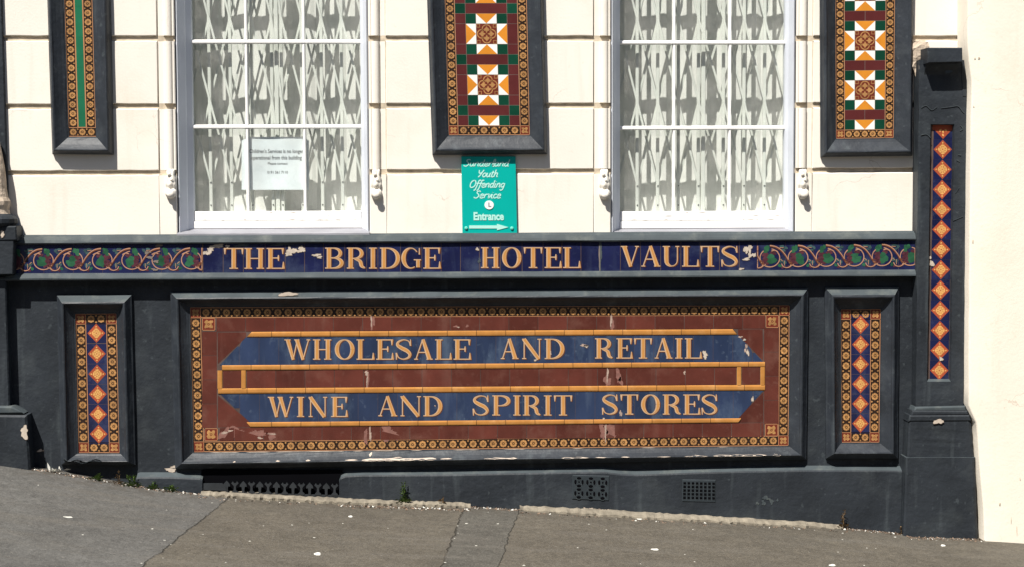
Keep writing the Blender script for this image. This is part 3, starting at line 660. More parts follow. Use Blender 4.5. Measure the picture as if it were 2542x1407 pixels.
def write(mb, cv, word, bounds, y0, y1, dp0=0.0006):
    k = 0
    for ch, (a, b) in zip(word, bounds):
        for (P, Wd) in glyph(ch, a, b, y0, y1):
            k += 1
            ribbon(mb, cv, [(x + 2.0, y + 1.4) for x, y in P], Wd, LET_S, dp0 + .00001 * k)
            ribbon(mb, cv, P, Wd, LET_P, dp0 + .0004 + .00001 * k)
            if max(Wd) > 6:
                ribbon(mb, cv, [(x + .8, y) for x, y in P], [max(.4, v - 4.4) for v in Wd], LET_O, dp0 + .0008 + .00001 * k)

# ------------------------------------------------------------------ tile ornament
def rosette(mb, cv, cx, cy, r, dp, ang=0.0):
    for k in range(8):
        a = ang + pi / 4 * k; c, s_ = cos(a), sin(a); q = r * .36
        pts = [(.30 * r, 0), (.55 * r, q * .62), (.82 * r, q), (r, q * .45), (r, -q * .45), (.82 * r, -q), (.55 * r, -q * .62)]
        poly(mb, cv, [(cx + x * c - y * s_, cy + x * s_ + y * c) for x, y in pts], GOLD, dp)
    poly(mb, cv, [(cx + r * .2 * cos(pi / 3 * i), cy + r * .2 * sin(pi / 3 * i)) for i in range(6)], GOLD, dp + .0001)
def border_run(mb, cv, x0, y0, x1, y1, horizontal, outer=True):
    """a run of black tiles with gold rosettes between buff lines"""
    if horizontal: L, wd = x1 - x0, y1 - y0
    else: L, wd = y1 - y0, x1 - x0
    n = max(1, round(L / (wd * .985))); st = L / n; r = wd * .345
    def pt(l, v): return (x0 + l, y0 + v) if horizontal else (x0 + v, y0 + l)
    for i in range(n):
        a, b = pt(i * st, 0), pt((i + 1) * st, wd); rect(mb, cv, a[0], a[1], b[0], b[1], BLACKT, 0)
        c = pt((i + .5) * st, wd / 2); rosette(mb, cv, c[0], c[1], r, .0004)
        for v in (.2, .8):
            c = pt(i * st, wd * v); d = wd * .10
            if i: poly(mb, cv, [(c[0] - d, c[1]), (c[0], c[1] - d), (c[0] + d, c[1]), (c[0], c[1] + d)], GOLD, .0005)
    for v in (.035, .965):
        a, b = pt(0, wd * v - wd * .03), pt(L, wd * v + wd * .03); rect(mb, cv, a[0], a[1], b[0], b[1], GOLDL, .0003)
def corner_tile(mb, cv, x0, y0, x1, y1):
    rect(mb, cv, x0, y0, x1, y1, DKRED, .0002); cx, cy, w_ = (x0 + x1) / 2, (y0 + y1) / 2, x1 - x0
    for i in range(4):
        a = pi / 4 + pi / 2 * i; blob(mb, cv, cx + w_ * .26 * cos(a), cy + w_ * .26 * sin(a), w_ * .15, w_ * .15, GOLD, .0006, i, 9, .3)
    rosette(mb, cv, cx, cy, w_ * .24, .0008)
    for (a, b, c, d) in ((x0, y0, x1, y0 + 1.2), (x0, y1 - 1.2, x1, y1), (x0, y0, x0 + 1.2, y1), (x1 - 1.2, y0, x1, y1)): rect(mb, cv, a, b, c, d, GOLDL, .0007)
def diamond(mb, cv, cx, cy, rx, ry, dp=.0006, cut_top=None):
    pts = [(cx, cy - ry), (cx + rx, cy), (cx, cy + ry), (cx - rx, cy)]
    if cut_top is not None:
        f = (cut_top - (cy - ry)) / ry; f = max(0, min(2, f))
        pts = [(cx - rx, cy), (cx, cy + ry), (cx + rx, cy)] if f >= 1 else [(cx - rx * f, cut_top), (cx - rx, cy), (cx, cy + ry), (cx + rx, cy), (cx + rx * f, cut_top)]
    poly(mb, cv, pts, RUST, dp)
    if cut_top is not None:
        for (x, y) in ((0, .15), (-.3, 0), (.3, 0), (0, .5)): blob(mb, cv, cx + x * rx, cy + (y + .1) * ry, rx * .13, ry * .13, GOLDD, dp + .0003, 2, 7)
        return
    for k in range(8):
        a = pi / 4 * k; big = k % 2 == 0; rr = .33 if big else .27
        for (d, s_) in ((rr * .55, .10), (rr * 1.2, .135)) + (((.68, .09),) if big else ()):
            blob(mb, cv, cx + rx * d * cos(a), cy + ry * d * sin(a), rx * s_, ry * s_, GOLDD, dp + .0003 + .00002 * k, k, 7, .2)
    for k in range(4):
        a = pi / 4 + pi / 2 * k
        for s_ in (-.19, .19): blob(mb, cv, cx + rx * (.40 * cos(a) - s_ * sin(a)), cy + ry * (.40 * sin(a) + s_ * cos(a)), rx * .07, ry * .07, GOLDD, dp + .0004, k, 6, .2)
def encaustic(mb, cv, x0, y0, w_, dp=.0004):
    x1, y1 = x0 + w_, y0 + w_; cx, cy = x0 + w_ / 2, y0 + w_ / 2
    rect(mb, cv, x0 + .5, y0 + .5, x1 - .5, y1 - .5, DKRED, dp)
    P = []
    for k in range(4):
        a0 = pi / 2 * k
        for i in range(13):
            a = a0 - pi * .62 + pi * 1.24 * i / 12; P.append((cx + w_ * (.235 * cos(a0) + .21 * cos(a)), cy + w_ * (.235 * sin(a0) + .21 * sin(a))))
    ribbon(mb, cv, P, w_ * .05, GOLD, dp + .0004, True)
    for k in range(4):
        a0 = pi / 2 * k; c, s_ = cos(a0), sin(a0)
        pts = [(.03, 0), (.16, .06), (.14, .12), (.24, .13), (.29, .06), (.38, 0), (.29, -.06), (.24, -.13), (.14, -.12), (.16, -.06)]
        poly(mb, cv, [(cx + w_ * (x * c - y * s_), cy + w_ * (x * s_ + y * c)) for x, y in pts], GOLD, dp + .0005)
        sx, sy = (-1, 1)[k % 2], (-1, 1)[k // 2]; q = w_ * .40
        bx, by, s2 = cx + sx * q, cy + sy * q, w_ * .075
        ribbon(mb, cv, [(bx - s2, by - s2), (bx + s2, by - s2), (bx + s2, by + s2), (bx - s2, by + s2)], w_ * .035, GOLD, dp + .0006, True)

def frame_mesh(q_out, q_in, prof, m, seg=14, jit=.0007, seed=1, mats=None):
    """mitred moulding: profile of (t from outer edge to inner edge, metres proud)"""
    mb = MB(); rd = random.Random(seed)
    for i in range(4):
        j = (i + 1) % 4; vs = []
        L = math.hypot(q_out[i][0] - q_out[j][0], q_out[i][1] - q_out[j][1]); n = max(3, int(L / .07))
        for k in range(n + 1):
            s = k / n
            for (t, p) in prof:
                a = lerp2(lerp2(q_out[i], q_in[i], t), lerp2(q_out[j], q_in[j], t), s)
                e = jit if 0 < k < n else 0
                vs.append((a[0] + rd.uniform(-e, e), -p - rd.uniform(-e, e), a[1] + rd.uniform(-e, e)))
        c = len(prof)
        mb.mesh(vs, [[k * c + r, (k + 1) * c + r, (k + 1) * c + r + 1, k * c + r + 1][::-1] for k in range(n) for r in range(c - 1)], m)
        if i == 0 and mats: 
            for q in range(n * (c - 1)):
                if q % (c - 1) in (1, 2, 3): mb.m[-n * (c - 1) + q] = mb.mi(mats)  # outer bevels of the top rail: sun sheen given by paler paint
    return mb
UP = [(0, -.004), (0, .018), (.06, .026), (.14, .046), (.20, .054), (.24, .056), (.30, .055), (.38, .048), (.55, .036), (.78, .023), (.92, .017), (.94, .014), (1.0, .013), (1.0, .004)]
LOW = [(0, .008), (0, .030), (.08, .036), (.22, .052), (.33, .066), (.40, .069), (.46, .067), (.50, .058), (.66, .042), (.80, .031), (.90, .026), (.93, .024), (1.0, .023), (1.0, .008)]
PT_U, PT_L = .010, .018

# upper left panel -----------------------------------------------------------------
G_P = 'framed panels of Victorian tiles on the wall'
TOPY = -640
def lean(x_ref, y_ref, slope, y): return x_ref + slope * (y - y_ref)
t = thing('tiled_panel', 'tall dark framed panel with a jade green strip between two rows of gold rosettes', 'tile panel', G_P)
ty = TOPY
oq = Q((lean(132, 384, .033, ty), ty), (lean(283, 384, .020, ty), ty), (283, 385), (132, 384))
iq = Q((lean(171, 340, .034, ty + 40), ty + 40), (lean(238.5, 340, .028, ty + 40), ty + 40), (238.5, 340), (171, 340), PT_U)
fm = frame_mesh(oq, iq, UP, DARKF, seed=2); fm.build('frame', t)
Wd, Ht = 67.5, 340 - ty - 40; cv = quad_canvas(iq, Wd, Ht, PT_U); bw = 23.5
m = MB(); border_run(m, cv, 0, 0, bw, Ht - bw, False); border_run(m, cv, Wd - bw, 0, Wd, Ht - bw, False); border_run(m, cv, 0, Ht - bw, Wd, Ht, True); m.build('rosette_border', t)
m = MB(); rect(m, cv, bw, 0, Wd - bw, Ht - bw, GOLDL, .0001)
k = 0; y = Ht - bw - 1
while y > 1: rect(m, cv, bw + 1.4, max(0, y - 75), Wd - bw - 1.4, y - .25, TEAL, .0006); y -= 75
m.build('jade_strip', t)

# upper middle panel ---------------------------------------------------------------
def star_rows(mb, cv, x0, y_bot, ncol, u, y_min, grow):
    """4-unit stars with 1-unit strips between, laid upwards from the half star at the foot"""
    X = lambda c: x0 + c * u; side = (ncol - 4) // 2; cx = side + 1; g = .45
    def rc(a, b, y0, y1, m): rect(mb, cv, X(a) + g, y0 + g, X(b) - g, y1 - g, m, .0004)
    def tri_v(y0, y1, down):                 # orange triangle in white, 2 x 1 units
        a, b, mid = X(cx) + g, X(cx + 2) - g, X(cx + 1); y0 += g; y1 -= g
        if down: o, w1, w2 = [(a, y0), (b, y0), (mid, y1)], [(a, y0), (mid, y1), (a, y1)], [(b, y0), (b, y1), (mid, y1)]
        else: o, w1, w2 = [(a, y1), (b, y1), (mid, y0)], [(a, y1), (a, y0), (mid, y0)], [(b, y1), (mid, y0), (b, y0)]
        poly(mb, cv, o, ORANGE, .0006); poly(mb, cv, w1, WTILE, .0006); poly(mb, cv, w2, WTILE, .0006)
    def tri_h(xa, xb, y0, y1, left):
        a, b, mid = X(xa) + g, X(xb) - g, (y0 + y1) / 2; y0 += g; y1 -= g
        if left: o, w1, w2 = [(a, y0), (a, y1), (b, mid)], [(a, y0), (b, y0), (b, mid)], [(a, y1), (b, y1), (b, mid)]
        else: o, w1, w2 = [(b, y0), (b, y1), (a, mid)], [(b, y0), (a, y0), (a, mid)], [(b, y1), (a, y1), (a, mid)]
        poly(mb, cv, o, ORANGE, .0006); poly(mb, cv, w1, WTILE, .0006); poly(mb, cv, w2, WTILE, .0006)
    y = y_bot; rows = ['top', 'strip'] + ['bot', 'mid', 'top', 'strip'] * 12
    for r in rows:
        hgt = 2 * u if r == 'mid' else u; y0 = y - hgt
        if y0 < y_min: break
        if r == 'strip':
            if side: rc(0, 1, y0, y, GREEN); rc(ncol - 1, ncol, y0, y, GREEN); rc(1, ncol - 1, y0, y, MAROON2)
            else: rc(0, ncol / 2, y0, y, MAROON2); rc(ncol / 2, ncol, y0, y, MAROON2)
        else:
            if side: rc(0, 1, y0, y, MAROON2); rc(ncol - 1, ncol, y0, y, MAROON2)
            if r == 'mid':
                tri_h(cx - 1, cx, y0, y, True); tri_h(cx + 2, cx + 3, y0, y, False); encaustic(mb, cv, X(cx), y0, 2 * u)
            else:
                rc(cx - 1, cx, y0, y, GREEN); rc(cx + 2, cx + 3, y0, y, GREEN); tri_v(y0, y, r == 'top')
        y = y0
t = thing('tiled_panel', 'wide dark framed panel of red, green and white star tiles above the turquoise sign', 'tile panel', G_P)
oq = Q((lean(1073.5, 386, .034, ty), ty), (lean(1358, 384, .024, ty), ty), (1358, 384), (1073.5, 386))
iq = Q((lean(1114, 336, .030, ty + 40), ty + 40), (lean(1315, 336, .022, ty + 40), ty + 40), (1315, 336), (1114, 336), PT_U)
frame_mesh(oq, iq, UP, DARKF, seed=3).build('frame', t)
Wd, Ht = 201., 336. - ty - 40; cv = quad_canvas(iq, Wd, Ht, PT_U); bw = 24.
m = MB(); border_run(m, cv, 0, 0, bw, Ht - bw, False); border_run(m, cv, Wd - bw, 0, Wd, Ht - bw, False); border_run(m, cv, bw, Ht - bw, Wd - bw, Ht, True)
for x in (0, Wd - bw): corner_tile(m, cv, x, Ht - bw, x + bw, Ht)
m.build('rosette_border', t)
m = MB(); rect(m, cv, bw, 0, Wd - bw, Ht - bw, GROUT, .0001); star_rows(m, cv, bw, Ht - bw, 6, (Wd - 2 * bw) / 6, 0, 0); m.build('star_tiles', t)

# upper right panel ----------------------------------------------------------------
t = thing('tiled_panel', 'dark framed star tile panel beside the broken plaster bracket and the tall pilaster', 'tile panel', G_P)
oq = Q((lean(2035, 390, .004, ty), ty), (lean(2263, 388, -.006, ty), ty), (2262.5, 388), (2036, 391))
iq = Q((lean(2075, 344, .004, ty + 40), ty + 40), (lean(2218, 343, -.010, ty + 40), ty + 40), (2218, 343), (2075, 345), PT_U)
frame_mesh(oq, iq, UP, DARKF, seed=4).build('frame', t)
Wd, Ht = 143., 344. - ty - 40; cv = quad_canvas(iq, Wd, Ht, PT_U); bw = 22.
m = MB(); border_run(m, cv, 0, 0, bw, Ht - bw, False); border_run(m, cv, Wd - bw, 0, Wd, Ht - bw, False); border_run(m, cv, bw, Ht - bw, Wd - bw, Ht, True)
for x in (0, Wd - bw): corner_tile(m, cv, x, Ht - bw, x + bw, Ht)
m.build('rosette_border', t)
m = MB(); rect(m, cv, bw, 0, Wd - bw, Ht - bw, GROUT, .0001); star_rows(m, cv, bw, Ht - bw, 4, (Wd - 2 * bw) / 4, 0, 0); m.build('star_tiles', t)

# ------------------------------------------------------------------ lower dark wall and plinth
PW = .014
low = thing('dark_dado_wall', 'charcoal painted lower wall of the pub between the lettered frieze and the pavement', 'wall')
m = MB(); n = 60
xa, xb = XX(-900, 900, PW), XX(2290, 900, PW); zt = ZZ(1271, 600, PW) ; vs = []
for i in range(n + 1):
    x = lerp(xa, xb, i / n)
    for z in (zt - .05, 1.0, .7, .4, .2, min(.1, gz2(x, 0) + .02), gz2(x, 0) - .3): vs.append((x, -PW - random.uniform(-.0012, .0012), z))
m.mesh(vs, [[i * 7 + j, i * 7 + j + 1, (i + 1) * 7 + j + 1, (i + 1) * 7 + j] for i in range(n) for j in range(6)], DARK)
cvp = px_canvas(PW + .0015)
for (x, y, rx, ry) in ((445, 925, 2, 26), (452, 800, 2, 40)): blob(m, cvp, x, y, rx, ry, DARKT, .001, 3, 13, .5)
for (x, y, rx, ry) in ((100, 1117, 6, 3), (425, 1165, 16, 4), (432, 1158, 7, 4)): blob(m, cvp, x, y, rx, ry, CHIP, .001, 4, 11, .5)
m.build('wall_face', low, smooth=True)
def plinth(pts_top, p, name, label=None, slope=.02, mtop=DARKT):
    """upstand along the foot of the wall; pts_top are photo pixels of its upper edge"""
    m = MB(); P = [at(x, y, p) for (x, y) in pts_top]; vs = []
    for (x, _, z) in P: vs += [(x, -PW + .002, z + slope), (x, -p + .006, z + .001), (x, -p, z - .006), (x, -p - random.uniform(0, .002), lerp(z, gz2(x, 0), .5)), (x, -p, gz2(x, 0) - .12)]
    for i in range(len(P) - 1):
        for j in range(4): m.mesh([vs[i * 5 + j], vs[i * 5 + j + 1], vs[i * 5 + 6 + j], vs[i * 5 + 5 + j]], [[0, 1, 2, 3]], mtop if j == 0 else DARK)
    m.mesh(vs[:5], [[4, 3, 2, 1, 0]], DARK); m.mesh(vs[-5:], [[0, 1, 2, 3, 4]], DARK)
    return m
P1 = .058
m = plinth([(842, 1196), (846, 1186), (858, 1181), (900, 1179), (1100, 1178), (1300, 1174), (1420, 1172), (1500, 1171), (1540, 1176), (1580, 1178), (1640, 1176), (1720, 1173), (1860, 1169), (2000, 1167), (2120, 1167), (2252, 1168)], P1, 'plinth')
cvq = px_canvas(P1 + .002)
for (x, y, rx, ry) in ((1880, 1248, 5, 3), (1900, 1235, 9, 4), (1915, 1243, 6, 6), (1895, 1246, 4, 8), (1930, 1240, 3, 3)): blob(m, cvq, x, y, rx, ry, DARKT, .001, 5, 11, .5)
for k in range(16): x = random.uniform(1425, 1540); blob(m, cvq, x, 1262 + (x - 1425) * .05 + random.uniform(-3, 2), random.uniform(2, 6), 2, CHIP, .001, k, 8, .5)
m.build('plinth', low)
m = plinth([(338, 1186), (345, 1184), (420, 1184), (496, 1187), (502, 1190)], P1 + .004, 'plinth'); m.build('plinth', low)

# ------------------------------------------------------------------ lower framed panels
def small_lower(o, i_, cx0, cx1, ys_, label, seed):
    t = thing('tiled_panel', label, 'tile panel', G_P)
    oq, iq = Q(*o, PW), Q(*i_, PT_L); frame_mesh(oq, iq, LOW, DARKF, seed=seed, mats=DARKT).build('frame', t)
    Wd, Ht = i_[1][0] - i_[0][0], i_[3][1] - i_[0][1]; cv = quad_canvas(iq, Wd, Ht, PT_L); bw = Wd * .255
    m = MB(); border_run(m, cv, 0, bw, bw, Ht - bw, False); border_run(m, cv, Wd - bw, bw, Wd, Ht - bw, False); border_run(m, cv, bw, 0, Wd - bw, bw, True); border_run(m, cv, bw, Ht - bw, Wd - bw, Ht, True)
    for x in (0, Wd - bw):
        for y in (0, Ht - bw): corner_tile(m, cv, x, y, x + bw, y + bw)
    m.build('rosette_border', t)
    m = MB(); rect(m, cv, bw, bw, Wd - bw, Ht - bw, GROUTD, .0001); n = len(ys_); y0 = i_[0][1]; st = (ys_[-1] - ys_[0]) / (n - 1)
    lo_, hi_ = bw, Ht - bw
    for k in range(n):
        c = ys_[k] - y0; a, b = max(lo_, c - st / 2), min(hi_, c + st / 2)
        for (x0, x1) in ((bw, Wd / 2), (Wd / 2, Wd - bw)): rect(m, cv, x0 + .4, a + .4, x1 - .4, b - .4, NAVY, .0003)
    rect(m, cv, bw, lo_, Wd - bw, ys_[0] - y0 - st / 2 + .2, NAVY, .0003); rect(m, cv, bw, ys_[-1] - y0 + st / 2, Wd - bw, hi_, NAVY, .0003)
    for yy in ys_: diamond(m, cv, Wd / 2, yy - y0, (Wd / 2 - bw) * .88, st * .47)
    m.build('diamond_tiles', t); return t
def broken_foot(t):
    m = MB(); cb = px_canvas(.071)
    for (P, w_) in (([(158, 1139), (172, 1146), (192, 1141), (214, 1147), (236, 1140), (252, 1144)], 3.4), ([(186, 1144), (205, 1150), (228, 1144), (250, 1146)], 2.6)):
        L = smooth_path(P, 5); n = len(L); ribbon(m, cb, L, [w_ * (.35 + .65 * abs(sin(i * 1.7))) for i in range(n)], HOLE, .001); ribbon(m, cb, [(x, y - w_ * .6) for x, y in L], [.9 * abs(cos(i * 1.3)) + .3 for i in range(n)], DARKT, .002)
    m.build('broken_edge', t)
broken_foot(small_lower(((143, 732), (328, 731), (338, 1152), (153, 1152)), ((187, 778), (289, 777), (297, 1123), (195, 1123)), 238, 245, (826, 877, 927, 977, 1027, 1076),
            'narrow lower tile panel of six rust diamonds, cracked at its foot near the weeds', 11))
small_lower(((2046, 712), (2230, 711), (2227, 1136), (2049, 1136)), ((2087, 767), (2186, 766), (2182.5, 1097), (2089, 1097)), 2137, 2135, (805, 854, 903, 952, 1001, 1050),
            'narrow lower tile panel of six rust diamonds next to the tall tiled pilaster', 12)

# the big lettered panel -----------------------------------------------------------
t = thing('tiled_panel', 'long lettered tile panel reading WHOLESALE AND RETAIL WINE AND SPIRIT STORES', 'tile panel', G_P)
oq = Q((424, 724), (2005, 714), (2000, 1138), (436, 1162), PW); iq = Q((472, 762), (1960, 757), (1957, 1105), (481, 1121), PT_L)
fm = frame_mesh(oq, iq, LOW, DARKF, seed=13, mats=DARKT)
# bare flakes along the lower mouldings
def on_frame(side_t, s, t_, dp=.0012):      # point on the bottom rail: s along, t_ across the profile
    i, j = 3, 2
    a = lerp2(lerp2(oq[i], iq[i], t_), lerp2(oq[j], iq[j], t_), s)
    for k in range(len(LOW) - 1):
        if LOW[k][0] <= t_ <= LOW[k + 1][0] and LOW[k + 1][0] > LOW[k][0]:
            p = lerp(LOW[k][1], LOW[k + 1][1], (t_ - LOW[k][0]) / (LOW[k + 1][0] - LOW[k][0])); break
    return (a[0], -(p + dp), a[1] + dp * .5)
def flake(s0, s1, ta, tb, m=CHIP, seed=0):
    rd = random.Random(seed); n = max(3, int((s1 - s0) / .006)); up, dn = [], []
    for k in range(n + 1):
        s = lerp(s0, s1, k / n); e = 0 if k in (0, n) else 1
        up.append((s, lerp((ta + tb) / 2, tb, e * rd.uniform(.3, 1)))); dn.append((s, lerp((ta + tb) / 2, ta, e * rd.uniform(.3, 1))))
    for k in range(n):
        fm.front([on_frame(0, *c) for c in (up[k], up[k + 1], dn[k + 1], dn[k])], m)
px2s = lambda x: (x - 440) / (1990 - 440)
for k, (a, b, ta, tb) in enumerate(((842, 876, .42, .52), (885, 1020, .36, .52), (885, 1072, .40, .55), (1080, 1112, .42, .52), (1190, 1275, .40, .50), (1385, 1455, .36, .48), (1470, 1500, .38, .48), (1535, 1558, .38, .48), (1625, 1662, .36, .48), (1695, 1755, .34, .50),
                                    (1768, 1905, .36, .50), (1920, 1940, .34, .5), (670, 682, .42, .52), (745, 757, .42, .54), (565, 572, .42, .5), (960, 985, .54, .60))): flake(px2s(a), px2s(b), ta, tb, CHIP, k)
for k, (a, b) in enumerate(((482, 560), (575, 640), (650, 830), (850, 880), (900, 960), (1000, 1030), (1110, 1180), (1240, 1300), (1420, 1452), (1600, 1640), (1800, 1830))): flake(px2s(a), px2s(b), .94, .985, CHIP, 50 + k)
flake(px2s(897), px2s(905), .60, .9, CHIP, 91)
cvf = lambda x, y, dp=0.0: at(x, y, .060 + dp)
blob(fm, px_canvas(.0595), 714, 729, 23, 4.5, CHIP, .004, 8, 15, .3)
fm.build('frame', t)
Wd, Ht = 1482., 352.; cvb = quad_canvas(iq, Wd, Ht, PT_L); bw = 25.6
m = MB(); border_run(m, cvb, bw, 0, Wd - bw, bw, True); border_run(m, cvb, bw, Ht - bw, Wd - bw, Ht, True); border_run(m, cvb, 0, bw, bw, Ht - bw, False); border_run(m, cvb, Wd - bw, bw, Wd, Ht - bw, False)
for x in (0, Wd - bw):
    for y in (0, Ht - bw): corner_tile(m, cvb, x, y, x + bw, y + bw)
m.build('rosette_border', t)
cv = px_canvas(PT_L)
def YL(a, b): return lambda x: a + (b - a) * (x - 545) / 1350.0
Lt, Lb = YL(787, 781), YL(1094, 1083.5)
m = MB(); poly(m, cv, [(500, Lt(500)), (1935, Lt(1935)), (1933, Lb(1933)), (506, Lb(506))], GROUTD, .0001)
def strip(m, xa, xb, ya, yb, M_, st, off=0, dp=.0005, g=.7):
    x = xa - off
    while x < xb - 1:
        a, b = max(xa, x) + g, min(xb, x + st) - g
        if b - a > 2: tile(m, cv, [(a, ya(a) + g), (b, ya(b) + g), (b, yb(b) - g), (a, yb(a) - g)], M_, dp)
        x += st
y1a = YL(823, 815.5); y1b = YL(836, 829.5); y2a = YL(905.5, 897); y2b = YL(918.5, 909.5); y3a = YL(963, 954); y3b = YL(976.5, 968); y4a = YL(1047.5, 1036.5); y4b = YL(1060, 1047.5)
tl_ = 72.6
strip(m, 537, 1900, lambda x: Lt(x), lambda x: y1a(x) - .5, MAROON, tl_, 0)
strip(m, 545, 1896, lambda x: y4b(x) + .5, lambda x: Lb(x), MAROON, tl_, 36)
strip(m, 612, 1828, lambda x: y2b(x), lambda x: y3a(x), MAROON, tl_, 0); strip(m, 553, 599, y2b, y3a, MAROON, 60); strip(m, 1841, 1887, y2b, y3a, MAROON, 60)
for (x0, x1) in ((501, 539), (1896, 1934)):
    ya = 822 if x0 < 900 else 813
    for k in range(4): poly(m, cv, [(x0 + .8, ya + k * 60), (x1 - .8, ya + k * 60), (x1 - .8, ya + k * 60 + 59), (x0 + .8, ya + k * 60 + 59)], MAROON, .0005)
# triangles that finish the bands
poly(m, cv, [(540, y1a(540) + 1), (611, y1a(611) + 1), (611, y1b(611)), (541, y2a(545) - 3)], MAROON, .0004)
poly(m, cv, [(1832, y1a(1832) + .5), (1893, y1a(1893) + .5), (1894, y2a(1894) - 3), (1832, y1b(1832))], MAROON, .0004)
poly(m, cv, [(541, y3b(541) + 4), (621, y4a(621)), (621, y4b(621)), (541, y4b(541))], MAROON, .0004)
poly(m, cv, [(1895, y3b(1895) + 4), (1895, y4b(1895)), (1830, y4b(1830)), (1832, y4a(1832))], MAROON, .0004)
for (x0, y0) in ((502, 788), (1901, 781), (508, 1062), (1899, 1051)): corner_tile(m, cv, x0, y0, x0 + 32, y0 + 31)
# worn patches and scars
for (x, y, rx, ry, M_) in ((560, 1076, 17, 12, PINKCHIP), (585, 1072, 22, 11, PINKCHIP), (640, 1076, 20, 11, PINKCHIP), (672, 1075, 13, 12, PINKCHIP), (558, 1073, 12, 3, CHIPD), (572, 1068, 9, 2, CHIPD), (645, 1086, 8, 3, CHIPD), (676, 1076, 10, 2, CHIPD),
                           (966, 1075, 22, 17, PINKCHIP), (908, 1078, 5, 20, PINKCHIP), (919, 1076, 3, 20, CHIPD), (925, 800, 5, 14, PINKCHIP), (922, 795, 2, 15, CHIPD), (910, 925, 6, 6, CHIPD), (913, 940, 4, 20, PINKCHIP), (911, 945, 2, 15, CHIPD),
                           (1517, 795, 3, 18, CHIPD), (1521, 806, 4, 14, PINKCHIP), (1508, 928, 3, 18, CHIPD), (1508, 945, 8, 13, PINKCHIP), (1534, 928, 6, 20, PINKCHIP), (1540, 945, 6, 8, PINKCHIP), (1520, 1068, 22, 13, PINKCHIP), (1497, 1070, 8, 22, PINKCHIP), (1503, 1072, 3, 20, CHIPD),
                           (1131, 809, 5, 2.4, PINKCHIP), (1138, 811, 3, 2, CHIPD), (1160, 808, 4, 2.4, PINKCHIP), (1699, 924, 3.4, 4.5, CHIPD)):
    blob(m, cv, x, y, rx * (1 if M_ is PINKCHIP else .8), ry * (1 if M_ is PINKCHIP else .85), M_, .0011 if M_ is PINKCHIP else .0015, int(x), 19, .5)
m.build('maroon_tiles', t)
def bar3d(m, xa, xb, ya, yb, st, off=0, la=0, lb=0):
    x = xa - off; h = .0055
    while x < xb - 1:
        a, b = max(xa, x), min(xb, x + st); c0 = la if a == xa else 0; c1 = lb if b == xb else 0
        if b - a > 3:
            a += .6; b -= .6
            secs = []
            for f, pr in ((0, .001), (.10, .0042), (.3, h), (.7, h), (.90, .0042), (1, .001)):
                secs.append(((a + c0 * (1 - f), lerp(ya(a), yb(a), f), pr), (b - c1 * (1 - f), lerp(ya(b), yb(b), f), pr)))
            for k in range(5): m.front([cv(*secs[k][0]), cv(*secs[k][1]), cv(*secs[k + 1][1]), cv(*secs[k + 1][0])], YBAR)
            m.front([cv(*s[0]) for s in secs] , YBAR)
        x += st
def vbar3d(m, xa, xb, ya, yb):
    secs = [(0, .001), (.12, .004), (.3, .005), (.7, .005), (.88, .004), (1, .001)]
    for k in range(5):
        (f0, p0), (f1, p1) = secs[k], secs[k + 1]; a, b = lerp(xa, xb, f0), lerp(xa, xb, f1)
        m.front([cv(a, ya, p0), cv(b, ya, p1), cv(b, yb, p1), cv(a, yb, p0)], YBAR)
def _bar(*a):
    m = MB(); bar3d(m, *a); m.build('amber_bar', t)
def _vb(a, b):
    m = MB(); vbar3d(m, a, b, y2b(a) - .5, y3a(a) + .5); m.build('amber_bar', t)
_bar(612, 1831, y1a, y1b, tl_, 10, 12, 12); _bar(541, 1899, y2a, y2b, tl_, -10 + tl_ * 0, 0, 0); _bar(541, 1899, y3a, y3b, tl_, 0); _bar(622, 1832, y4a, y4b, tl_, 20, -10, -8)
for (a, b) in ((540, 552.5), (599, 611)): _vb(a, b)
for (a, b) in ((1829, 1840.5), (1887.5, 1899)): _vb(a, b)
def band(m, xl0, xl1, xr0, xr1, ya, yb, words, spots):
    """blue band cut into tiles; slanting ends run from x?0 at the top to x?1 at the foot"""
    xa, xb = min(xl0, xl1), max(xr0, xr1); st = 49.0; x = xa
    def clip(x, f, left): return max(x, lerp(xl0, xl1, f)) if left else min(x, lerp(xr0, xr1, f))
    poly(m, cv, [(xl0, ya(xl0)), (xr0, ya(xr0)), (xr1, yb(xr1)), (xl1, yb(xl1))], GROUTD, .0004)
    while x < xb:
        n = 6; L_, R_ = [], []
        for k in range(n + 1):
            f = k / n; a, b = clip(x + .35, f, True), clip(x + st - .35, f, False)
            if b > a: L_.append((a, lerp(ya(a), yb(a), f))); R_.append((b, lerp(ya(b), yb(b), f)))
        if len(L_) > 1: poly(m, cv, L_ + R_[::-1], BLUE, .0009)
        x += st
    for k, (px, py, rx, ry) in enumerate(spots): blob(m, cv, px, py, rx * .82, ry * .85, CHIP if k % 2 else CHIPD, .0016, k, 15, .5)
m = MB(); band(m, 611, 545, 1832, 1894, YL(836, 829.5), YL(905.5, 897), None, ((1449, 856, 9, 4), (1455, 858, 5, 4), (1366, 876, 3.4, 7), (1750, 879, 7, 10), (1853, 858, 3, 7), (1856, 874, 4, 8), (1850, 868, 2.5, 8), (1329, 893, 3, 3), (1838, 835, 6, 2.5), (1848, 842, 5, 2), (1360, 880, 2, 6)))
b1 = m.build('lettered_band', t)
wy = YL(842.5, 837)
for (wd, bb) in (('WHOLESALE', ((706, 770), (777, 823), (831, 880), (885, 928), (934, 976), (982, 1022), (1028, 1074), (1080, 1120), (1126, 1168))), ('AND', ((1243, 1287), (1296, 1344), (1352, 1401))),
                 ('RETAIL', ((1477, 1521), (1530, 1569), (1575, 1617), (1625, 1669), (1676, 1694), (1700, 1741)))):
    m = MB(); y = wy((bb[0][0] + bb[-1][1]) / 2); write(m, cv, wd, bb, y, y + 50.5, .0014); m.build('lettering', b1)
